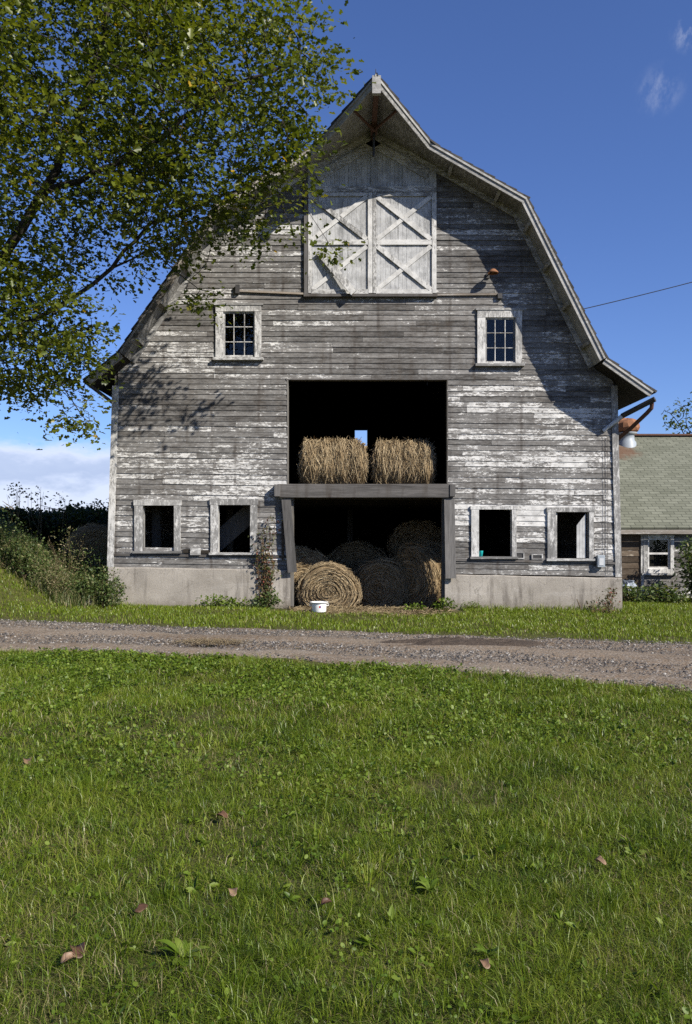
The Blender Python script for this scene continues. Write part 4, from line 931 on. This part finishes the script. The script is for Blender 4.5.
poly([pa, P(75, 130, 14.5), P(105, 40, 14.4), P(115, -60, 14.3)], a1)
poly([pa, P(95, 172, 14.3), P(150, 145, 14.0), P(215, 98, 13.7), P(290, 62, 13.6)], a1)
b1 = poly([fk, P(-40, 360, 15.0), P(40, 318, 15.1), P(75, 298, 15.1), P(112, 268, 15.2)], c0)
b2 = poly([seeds[b1], P(150, 225, 15.0), P(190, 208, 15.0), P(240, 190, 15.1), P(268, 205, 15.2), P(298, 200, 15.2)], b1)
poly([seeds[b1], P(150, 250, 15.2), P(178, 272, 15.2), P(200, 290, 15.2)], b1)
poly([fk, TB + Vector((.2, .1, 5.5)), TB + Vector((.6, -.2, 8.5)), TB + Vector((1.0, -.2, 12.0))], c0)
poly([fk, TB + Vector((-1.4, .3, 5)), TB + Vector((-3.4, .4, 7.5))], c0)
poly([seeds[b1 - 6], P(50, 360, 15.1), P(75, 405, 15.2)], b1 - 6)
nodes, par = colonize(att, seeds, spar, .27, .34, 1.9, 160)
bv, bq, rad, has = branch_mesh(nodes, par, .0052, 2.15, .30)
tree = empty('broadleaf_tree', TB, 'large broadleaf tree whose leafy limbs reach across the barn roof from the left', 'tree')
np_obj('trunk', bv, [bq], M['bark'], tree, rnd=np.zeros(len(bv)), smooth=True)
thin = np.where(rad < .022)[0]; thin = thin[thin > len(seeds)]
tip = ~has[thin]
rep = np.where(tip, rng.poisson(74, len(thin)), rng.poisson(5.5, len(thin))); src = np.repeat(thin, rep); isT = np.repeat(tip, rep)
shade = np.repeat(rng.normal(0, .13, len(thin)), rep)              # random tone per spray, painting light and dark clumps into the leaves
g3 = rng.normal(0, 1, (len(src), 3)); C = nodes[src] + g3 * np.where(isT[:, None], np.array([[.23, .23, .10]]), np.array([[.14, .14, .10]]))
C[:, 2] -= .10 * (g3[:, 0] ** 2 + g3[:, 1] ** 2) * .35             # sprays droop at their rims
out = nodes[src] - nodes[par[src]]; out /= np.linalg.norm(out, axis=1)[:, None] + 1e-9; out = out + .8 * g3 * (1, 1, .2); out[:, 2] -= .35
okk = (C[:, 1] < FY - O1 - .08) | (C[:, 0] < -6.0); C, out, shade = C[okk], out[okk], shade[okk]
hue = np.clip(rng.normal(.44, .15, len(C)) + shade + .25 * sstep(8.5, 12.0, C[:, 2]) * (C[:, 0] > -4.4), 0, .97); yel = rng.random(len(C)) < .005; hue[yel] = 1  # leaves high on the right are tinted brighter, sunlight put into the colour
V, f, R = leaves(C, .060 + .085 * rng.random(len(C)), LOBE, .75, out, hue)
np_obj('crown', V, [f], M['leaf'], tree, rnd=R)

def shrub(name, label, base, clumps, nleaf, lsize, mat, cat='shrub', shape=LOBE, group=None, stems=9, sr=.010, up=.4):
    """clumps: list of (offset xyz, radii)."""
    root = empty(name, base, label, cat, group); base = Vector(base); mb = MB(); Cs, Os = [], []
    wts = np.array([r[0] * r[1] * r[2] for o, r in clumps]) ** .7; wts /= wts.sum()
    for (o, r), wgt in zip(clumps, wts):
        n = max(8, int(nleaf * wgt)); ns = max(2, int(stems * wgt + 1.5)); tips = []
        for _ in range(ns):
            v = rng.normal(size=3); v /= np.linalg.norm(v); v *= rng.random() ** .5
            tip = base + Vector(o) + Vector((v[0] * r[0], v[1] * r[1], abs(v[2]) * r[2] if o[2] < r[2] else v[2] * r[2]))
            b0 = base + Vector((rng.normal(0, .05) + o[0] * .4, rng.normal(0, .05) + o[1] * .4, -.04)); mid = b0.lerp(tip, .5) + Vector(rng.normal(0, .06, 3))
            mb.tube([b0, mid, tip], [sr, sr * .7, sr * .3], 5, cap=False); tips.append((b0, mid, tip))
        p = rng.normal(size=(n, 3)); p /= np.linalg.norm(p, axis=1)[:, None]; p *= (rng.random(n) ** (1 / 2.2))[:, None]; p = p * np.array(r) + np.array(o) + np.array(base)
        tw = tips and rng.integers(0, len(tips), n // 2)
        if n // 2:
            tt = rng.uniform(.35, 1, n // 2); T = np.array([[list(a), list(b_), list(c_)] for a, b_, c_ in tips])[tw]
            ps = np.where((tt < .5)[:, None], T[:, 0] + (T[:, 1] - T[:, 0]) * (tt * 2)[:, None], T[:, 1] + (T[:, 2] - T[:, 1]) * ((tt - .5) * 2)[:, None]) + rng.normal(0, lsize * .7, (n // 2, 3)); p[:n // 2] = ps
        Cs.append(p); Os.append((p - np.array(base) - np.array(o)) / np.array(r))
    C = np.concatenate(Cs); O = np.concatenate(Os); gz = ground_h(C[:, 0], C[:, 1]); kp = C[:, 2] > gz - .02; C, O = C[kp], O[kp]
    C = C.copy()
    V, f, R = leaves(C, lsize, shape, up, O)
    mb.build('stem', M['stem'], root); np_obj('foliage', V, [f], M[mat], root, rnd=R); return root
def gpt(px, D): X = (px - CX) * D / F; return (X, D, float(ground_h(X, D)))
def zt(py, D): return EYE + (HY - py) * D / F
# dark hedge behind the bank, in the barn's shade
for (px, D, top, rr_, lab) in ((-60, 22.3, 505, 1.5, 'dark hedge shrub at the left edge beyond the weedy bank'), (8, 21.6, 508, 1.35, 'dark hedge shrub in shade behind the tallest bank weeds'),
                               (52, 22.4, 512, 1.3, 'dark hedge shrub in shade midway between bank and barn'), (92, 21.8, 496, 1.25, 'dark hedge shrub with raised leafy tip close to the barn corner')):
    b = gpt(px, D); h = zt(top, D) - b[2]
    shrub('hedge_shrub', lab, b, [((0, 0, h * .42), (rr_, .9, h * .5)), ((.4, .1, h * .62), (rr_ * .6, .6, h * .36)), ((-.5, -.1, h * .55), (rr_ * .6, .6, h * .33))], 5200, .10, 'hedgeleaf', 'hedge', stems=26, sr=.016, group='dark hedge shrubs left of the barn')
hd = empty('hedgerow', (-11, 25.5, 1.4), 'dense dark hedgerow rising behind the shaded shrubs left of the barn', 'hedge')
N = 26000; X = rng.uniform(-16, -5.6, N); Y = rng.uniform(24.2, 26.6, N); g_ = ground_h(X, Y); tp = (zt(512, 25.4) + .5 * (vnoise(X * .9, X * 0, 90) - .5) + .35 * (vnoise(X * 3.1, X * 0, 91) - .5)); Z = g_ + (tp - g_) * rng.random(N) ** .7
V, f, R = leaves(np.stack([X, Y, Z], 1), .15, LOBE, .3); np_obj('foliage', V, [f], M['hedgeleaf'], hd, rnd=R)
mb = MB()
for i in range(70):
    x_ = random.uniform(-15.5, -6); y_ = random.uniform(24.5, 26); g0_ = float(ground_h(x_, y_)); mb.tube([(x_, y_, g0_ - .05), (x_ + random.uniform(-.2, .2), y_, g0_ + .7), (x_ + random.uniform(-.5, .5), y_, zt(512, 25.4) + random.uniform(-.4, .45))], [.03, .02, .006], 5)
mb.build('stem', M['stem'], hd)
# twiggy sprigs above the hedge
for px, D, ty, lab in ((15, 21, 482, 'bare twiggy sprig rising above the hedge at far left'), (38, 21, 486, 'thin leafy sprig above the hedge left of its middle'), (62, 21.2, 492, 'short thin sprig above the hedge near its middle')):
    b = gpt(px, D); h = zt(ty, D) - b[2]
    shrub('hedge_sprig', lab, b, [((0, 0, h * .85), (.28, .2, h * .16))], 60, .085, 'hedgeleaf', 'shrub', stems=6, sr=.008)
bale('round_hay_bale', .75, 1.3, .95, (*gpt(97, 21.0)[:2], gpt(97, 21.0)[2] - .05), .25, 'brown round bale in deep shade left of the barn corner', 3000, seed=12, group='round hay bales outside')
# weedy bank
N = 24000; X = rng.uniform(-9.6, -5.25, N); Y = rng.uniform(16.0, 20.5, N)
edge = 16.65 + .5 * (vnoise(X * 1.4, X * 0, 95) - .5) + .75 * sstep(-5.9, -7.4, X)
dn = sstep(0, .5, Y - edge); ok = rng.random(N) < dn; X, Y, dn = X[ok], Y[ok], dn[ok]
V, Q, T, R = blades(X, Y, ground_h(X, Y), (.12 + .42 * dn * vnoise(X * 1.5, Y * 1.5, 96)) * rng.uniform(.5, 1.2, len(X)), .012, .7, np.clip(rng.normal(.43, .27, len(X)), 0, 1))
tag(np_obj('tall_weeds', V, [Q, T], M['drygrass'], rnd=R), 'tall green and tan dry weeds covering the bank left of the barn', 'weeds', kind='stuff')
GW = 'leafy weed bushes on the bank'
for px, D, hpx, w_, n_, mat, lab in ((105, 17.15, 40, .42, 900, 'weedleaf', 'green weed bush against the foundation at the left barn corner'), (82, 17.2, 36, .38, 700, 'weedleaf', 'grey-green weed bush just left of the corner bush'),
        (52, 17.1, 44, .5, 800, 'drygrass', 'tan seeding weed clump in the middle of the bank'), (24, 17.5, 50, .55, 900, 'weedleaf', 'tall olive weed clump on the upper bank'), (0, 17.6, 55, .6, 900, 'weedleaf', 'bright green weed clump at the left edge of the bank'),
        (98, 18.3, 55, .45, 700, 'weedleaf', 'leafy weed clump half in shade beside the barn corner'), (66, 18.2, 62, .5, 600, 'drygrass', 'tall tan stalky weeds before the dark hedge')):
    b = gpt(px, D); h = hpx * D / F
    n_ = int(n_ * 1.7)
    shrub('weed_bush', lab, b, [((0, 0, h * .5), (w_, .4, h * .55)), ((w_ * .5, 0, h * .35), (w_ * .6, .3, h * .35))], n_, .055, mat, 'weed', LANCE if mat == 'drygrass' else LOBE, GW, 20, .005)
shrub('foundation_weed', 'low leafy weed at the base of the left foundation wall', gpt(215, 17.65), [((0, 0, .12), (.5, .12, .16)), ((.5, .05, .1), (.3, .1, .12))], 500, .06, 'clover', 'weed', LOBE, None, 10, .004)
shrub('foundation_weed', 'fresh green weed at the right door post', gpt(445, 17.5), [((0, 0, .10), (.28, .12, .16)), ((-.7, 0, .06), (.3, .1, .1))], 420, .06, 'clover', 'weed', LOBE, None, 10, .004)
shrub('foundation_weed', 'small ferny weed at the right foundation beside the doorway', gpt(470, 17.6), [((0, 0, .08), (.3, .1, .13))], 260, .05, 'clover', 'weed', LANCE, None, 10, .004)
# red-leaved seedling at the right corner, dead stick
shrub('woody_seedling', 'straggly dark woody seedling at the right end of the foundation', gpt(607, 17.35), [((0, 0, .28), (.30, .15, .22)), ((.12, 0, .5), (.2, .1, .14)), ((-.3, 0, .15), (.2, .1, .12))], 260, .055, 'vineleaf', 'seedling', LOBE, None, 16, .007)
b = Vector(gpt(581, 17.5)); thing1(MB().tube([b, b + Vector((-.03, 0, .14)), b + Vector((-.09, 0, .28))], [.016, .014, .008], 6), 'dead_stick', 'stem', 'short dead stick leaning by the right foundation wall', 'stick')
# vine on the left of the doorway
vb = Vector(gpt(266, FY - .2)); vine = empty('climbing_vine', vb, 'reddish green vine climbing the siding left of the barn doorway', 'vine'); mb = MB(); Cs = []
for i in range(16):
    px, top = random.uniform(254, 276), random.uniform(530, 570) if i > 3 else random.uniform(512, 535); pts = [vb + Vector((random.uniform(-.1, .1), 0, 0))]; x_ = fx(random.uniform(260, 270))
    for q in range(1, 7):
        t = q / 6; pts.append(Vector((x_ + (fx(px) - x_) * t + random.uniform(-.05, .05), FY - .12 + random.uniform(-.03, .02), vb.z + (fz(top) - vb.z) * t)))
    mb.tube(pts, [.009, .009, .008, .007, .006, .005, .003], 5)
    for p_ in pts[1:]: Cs += [np.array(p_) + rng.normal(0, .055, 3) * (1, .5, 1) for _ in range(7)]
mb.build('stem', M['stem'], vine); V, f, R = leaves(np.array(Cs) - np.array([[0, .03, 0]]), .062, LOBE, .1); np_obj('foliage', V, [f], M['vineleaf'], vine, rnd=R)
shrub('foundation_weed', 'green leafy weed at the foot of the climbing vine', gpt(264, 17.55), [((0, 0, .12), (.42, .14, .2)), ((.15, 0, .3), (.15, .1, .15))], 520, .06, 'weedleaf', 'weed', LOBE, None, 12, .004)
# shrubs by the wing
D = 20.0
for px, top, w_, lab, n_ in ((696, 535, .58, 'tall green shrub just right of the outbuilding window', 2600), (664, 584, .55, 'low dark green shrub under the outbuilding window', 900), (632, 585, .5, 'low olive shrub between the barn corner and the window', 600)):
    b = gpt(px, D - .1); h = zt(top, D) - b[2]
    shrub('wall_shrub', lab, b, [((0, 0, h * .5), (w_, .4, h * .52)), ((w_ * .4, -.1, h * .3), (w_ * .7, .35, h * .35)), ((-w_ * .3, 0, h * .68), (w_ * .4, .25, h * .28))], n_, .085, 'weedleaf', 'shrub', LOBE, 'shrubs along the outbuilding wall', 14, .008)
# tree behind the wing
tb = gpt(684, 33); att = ell(P(690, 418, 33), (1.25, 1.0, .85), 130, .3); att2 = ell(P(735, 412, 33), (1.6, 1.4, 1.4), 160, .3)
seeds, spar = [], []; poly([Vector(tb), Vector(tb) + Vector((.2, 0, 2.5)), P(692, 440, 33)])
nd, pr = colonize(np.concatenate([att, att2]), seeds, spar, .25, .3, 2.5, 80); bv, bq, rad, has = branch_mesh(nd, pr, .009, 2.1, .12)
t2 = empty('slender_tree', tb, 'slender sparse tree showing its top behind the outbuilding roof', 'tree'); np_obj('trunk', bv, [bq], M['bark'], t2, rnd=np.zeros(len(bv)))
src = np.repeat(np.arange(len(seeds), len(nd)), 4); V, f, R = leaves(nd[src] + rng.normal(0, .12, (len(src), 3)), .15, LOBE, .3); np_obj('crown', V, [f], M['leaf'], t2, rnd=R * .8)
# overhead wire
p0, p1 = Vector((4.3, 25.0, zroof(4.3) + .02)), P(980, 195, 27.0); pts = []
for i in range(25):
    t = i / 24; q = p0.lerp(p1, t); q.z -= .55 * 4 * t * (1 - t) * .5; pts.append(q)
thing1(MB().tube(pts, .014, 5), 'power_line', 'black', 'thin black overhead wire running from the barn roof to the right', 'wire')

# ------------------------------------------------------------------ things on the ground
def mound(px, py, rx_, ry_, h, m, name, label, cat, seed):
    D = EYE * F / (py - HY); X = (px - CX) * D / F; nr, na = 16, 90; vs = []; fs = []
    for i in range(nr + 1):
        for j in range(na):
            t = 6.283 * j / na; e = 1 + .5 * (float(vnoise(np.array(math.cos(t) * 2 + 5), np.array(math.sin(t) * 2 + 5), seed)) - .5) + .35 * (float(vnoise(np.array(math.cos(t) * 7 + 5), np.array(math.sin(t) * 7 + 5), seed + 4)) - .5); r = i / nr
            x_, y_ = X + rx_ * r * e * math.cos(t), D + ry_ * r * e * math.sin(t)
            hh = h * (1 - r * r) * (.1 + 1.0 * float(vnoise(np.array(x_ * 5), np.array(y_ * 5), seed + 1)) + 1.0 * float(vnoise(np.array(x_ * 14), np.array(y_ * 14), seed + 2)))
            vs.append((x_, y_, float(ground_h(x_, y_)) + (.03 if road_d(x_, y_) > 0 else 0) + .012 + hh - .05 * (r > .95)))
    for i in range(nr):
        for j in range(na): fs.append((i * na + j, i * na + (j + 1) % na, i * na + na + (j + 1) % na, i * na + na + j))
    return thing1(MB().add(vs, fs), name, m, label, cat, smooth=True)
mound(463, 645, 1.15, .42, .05, 'mud', 'mud_heap', 'low dark heap of wet earth on the far side of the dirt road', 'mud', 3)
N = 900; t = rng.uniform(0, 6.283, N); q_ = rng.random(N) ** .8; D_ = EYE * F / (646 - HY); x = (210 - CX) * D_ / F + .55 * q_ * np.cos(t) + rng.normal(0, .05, N); y = D_ + .35 * q_ * np.sin(t); a = rng.uniform(0, 6.283, N); l = rng.uniform(.05, .16, N); w = .004
c = np.stack([x, y, ground_h(x, y) + .045 + .02 * rng.random(N)], 1); d = np.stack([np.cos(a) * l, np.sin(a) * l, rng.normal(0, .08, N) * l], 1); q = np.stack([-np.sin(a) * w, np.cos(a) * w, 0 * a], 1)
tag(np_obj('spilled_straw', np.stack([c - q, c + q, c + d + q, c + d - q], 1).reshape(-1, 3), [4 * np.arange(N)[:, None] + np.arange(4)[None]], M['straw'], rnd=np.repeat(rng.random(N), 4)), 'thin patch of tan straw spilled on the dirt road left of the doorway', 'straw', kind='stuff')
def dead_leaf(px, py, s_, rz, label):
    D = EYE * F / (py - HY); X = (px - CX) * D / F; z = float(ground_h(X, D)) + .048; mb = MB(); c, sn = math.cos(rz), math.sin(rz); vs = []
    for (u, v, w) in LOBE:
        u *= 1.15; v -= .5; zz = w * 1.2 + .16 * math.sin(v * 5 + rz) + .32 * abs(u) * (1 + .5 * math.sin(rz * 3)); vs.append((X + s_ * (u * c - v * sn), D + s_ * (u * sn + v * c), z + s_ * zz))
    mb.add(vs, LF); o = mb.build('fallen_leaf', M['deadleaf'], None, smooth=True); sb = o.modifiers.new('sub', 'SUBSURF'); sb.levels = sb.render_levels = 2; sm = o.modifiers.new('thick', 'SOLIDIFY'); sm.thickness = .0015
    return tag(o, label, 'fallen leaf', 'fallen leaves on the lawn')
for a in ((78, 969, .085, .5, 'largest reddish brown dead leaf on the lawn near the bottom left corner'), (68, 976, .07, 2.2, 'dark brown dead leaf tucked beside the largest reddish one'), (222, 826, .085, 1.2, 'curled tan dead leaf in the lawn left of the bare earth patch'),
          (141, 921, .075, -.6, 'dark curled dead leaf in the lawn behind the largest reddish leaf'), (233, 910, .06, .2, 'small red dead leaf in the lawn near the middle'), (326, 918, .06, 2.0, 'small pinkish dead leaf in the lawn in front of the doorway line'),
          (600, 873, .07, .9, 'small brown dead leaf in the grass toward the right'), (485, 981, .055, .3, 'small pale brown dead leaf at the front of the lawn'), (188, 662, .10, .9, 'orange dead leaf at the near edge of the dirt road'), (27, 768, .08, .4, 'pale dead leaf in the grass at the left')): dead_leaf(*a)
def rosette(px, py, n, s_, label):
    D = EYE * F / (py - HY); X = (px - CX) * D / F; z = float(ground_h(X, D)); V = []; fs = []; mb = MB()
    for i in range(n):
        a = 6.283 * i / n + random.uniform(-.3, .3); L = s_ * random.uniform(.7, 1.15); w = L * random.uniform(.12, .19); el = random.uniform(.3, 1.5); vs = []
        for q in range(6):
            t = q / 5; r = L * t; zz = z + .02 + el * L * (t - .55 * t * t); ww = w * math.sin(math.pi * min(1, .08 + .9 * t)) + .002
            for sg, dzz in ((-1, .25), (0, 0), (1, .25)): vs.append((X + r * math.cos(a) - sg * ww * math.sin(a), D + r * math.sin(a) + sg * ww * math.cos(a), zz + dzz * ww))
        mb.add(vs, [f_ for q in range(5) for f_ in ((3 * q, 3 * q + 1, 3 * q + 4, 3 * q + 3), (3 * q + 1, 3 * q + 2, 3 * q + 5, 3 * q + 4))])
    return thing1(mb, 'broadleaf_weed', 'clover', label, 'weed', 'broad-leaved weeds in the lawn', smooth=True)
rosette(183, 968, 12, .088, 'largest pale broad-leaved weed in the lawn near the bottom left'); rosette(430, 897, 9, .072, 'broad-leaved weed with raised pale leaves in the middle of the lawn'); rosette(488, 965, 8, .062, 'narrow upright broad-leaved weed at the front of the lawn')
for px, py, s_, lab in ((86, 577, .16, 'grey fieldstone half hidden among the weeds by the barn corner'),):
    b = Vector(gpt(px, 17.15)); mb = MB(); mb.lathe([(0, -.05), (s_ * .9, 0), (s_, s_ * .4), (s_ * .7, s_ * .85), (0, s_)], b, 9); mb.v = [tuple(c + random.uniform(-.025, .025) for c in v) for v in mb.v]; thing1(mb, 'fieldstone', 'stone', lab, 'stone')

# ------------------------------------------------------------------ light, sky, camera
AZ, EL = math.radians(50), math.radians(34)
sd = Vector((math.sin(AZ) * math.cos(EL), -math.cos(AZ) * math.cos(EL), math.sin(EL)))   # towards the sun
sl_ = bpy.data.lights.new('sun', 'SUN'); sl_.energy = 4.6; sl_.angle = math.radians(.5); sl_.color = (1, .94, .835)
so = bpy.data.objects.new('sun', sl_); col.objects.link(so); so.rotation_euler = (-sd).to_track_quat('-Z', 'Y').to_euler()
w = bpy.data.worlds.new('World'); scene.world = w; w.use_nodes = True; k = NT.__new__(NT); k.t = w.node_tree
bg = k.t.nodes['Background']; sky = k.n('ShaderNodeTexSky', _sky_type='NISHITA', _sun_disc=False, _sun_elevation=EL, _sun_rotation=math.pi - AZ, _air_density=1.0, _dust_density=.25, _ozone_density=3.2, _altitude=300)
bg.inputs['Strength'].default_value = .069
dr = k.n('ShaderNodeTexCoord').outputs['Generated']; sx = k.n('ShaderNodeSeparateXYZ', i0=dr)
nz = k.noise(k.scaled(dr, (1, 1, 2.6)), 7.5, 6, .6); nz2 = k.noise(k.scaled(dr, (1, 1, 2.0)), 22, 6, .62)
el = k.math('ADD', sx.outputs[2], k.math('ADD', k.math('MULTIPLY_ADD', nz, .10, -.05), k.math('MULTIPLY_ADD', nz2, .03, -.015)))
m1 = k.math('MULTIPLY', k.step(el, .008, .03), k.step(el, .122, .090)); m1 = k.math('MULTIPLY', m1, k.step(sx.outputs[0], .05, -.22))
cc = k.ramp(el, [(.03, (6.9, 7.4, 8.9)), (.052, (6.4, 7.0, 8.7)), (.066, (4.3, 5.0, 6.9)), (.078, (4.7, 5.4, 7.2)), (.094, (6.7, 7.2, 8.8)), (.12, (6.8, 7.3, 8.9))])
skt = k.mix(1.0, sky.outputs[0], (.74, .86, 1.24), 'MULTIPLY')
skc = k.mix(k.math('MULTIPLY', m1, .86), skt, cc)
for (px, py, rad_, st_) in ((660, 90, .030, .17), (690, 32, .022, .38), (566, 262, .007, .25)):
    v = Vector((px - CX, F, HY - py)).normalized(); dt = k.n('ShaderNodeVectorMath', _operation='DISTANCE', i0=dr, i1=tuple(v)).outputs['Value']
    mk = k.math('MULTIPLY', k.step(dt, rad_, rad_ * .1), k.step(k.noise(k.scaled(dr, (1.6, 1, .9)), 34, 6, .65), .42, .7)); skc = k.mix(k.math('MULTIPLY', mk, st_), skc, (8.5, 8.8, 9.6))
k.t.links.new(skc, bg.inputs['Color'])
cam = bpy.data.cameras.new('camera'); co = bpy.data.objects.new('camera', cam); col.objects.link(co); scene.camera = co
co.location = (0, 0, EYE); co.rotation_euler = (math.radians(90), 0, 0)
cam.sensor_fit = 'HORIZONTAL'; cam.sensor_width = 24; cam.lens = 28; cam.shift_y = (HY - 512) / 692; cam.clip_start = .05; cam.clip_end = 3000
scene.view_settings.view_transform = 'Standard'; scene.view_settings.look = 'None'; scene.view_settings.exposure = .80; scene.view_settings.gamma = 1
scene.render.engine = 'CYCLES'; scene.cycles.max_bounces = 6; scene.cycles.transparent_max_bounces = 8; scene.cycles.use_denoising = False
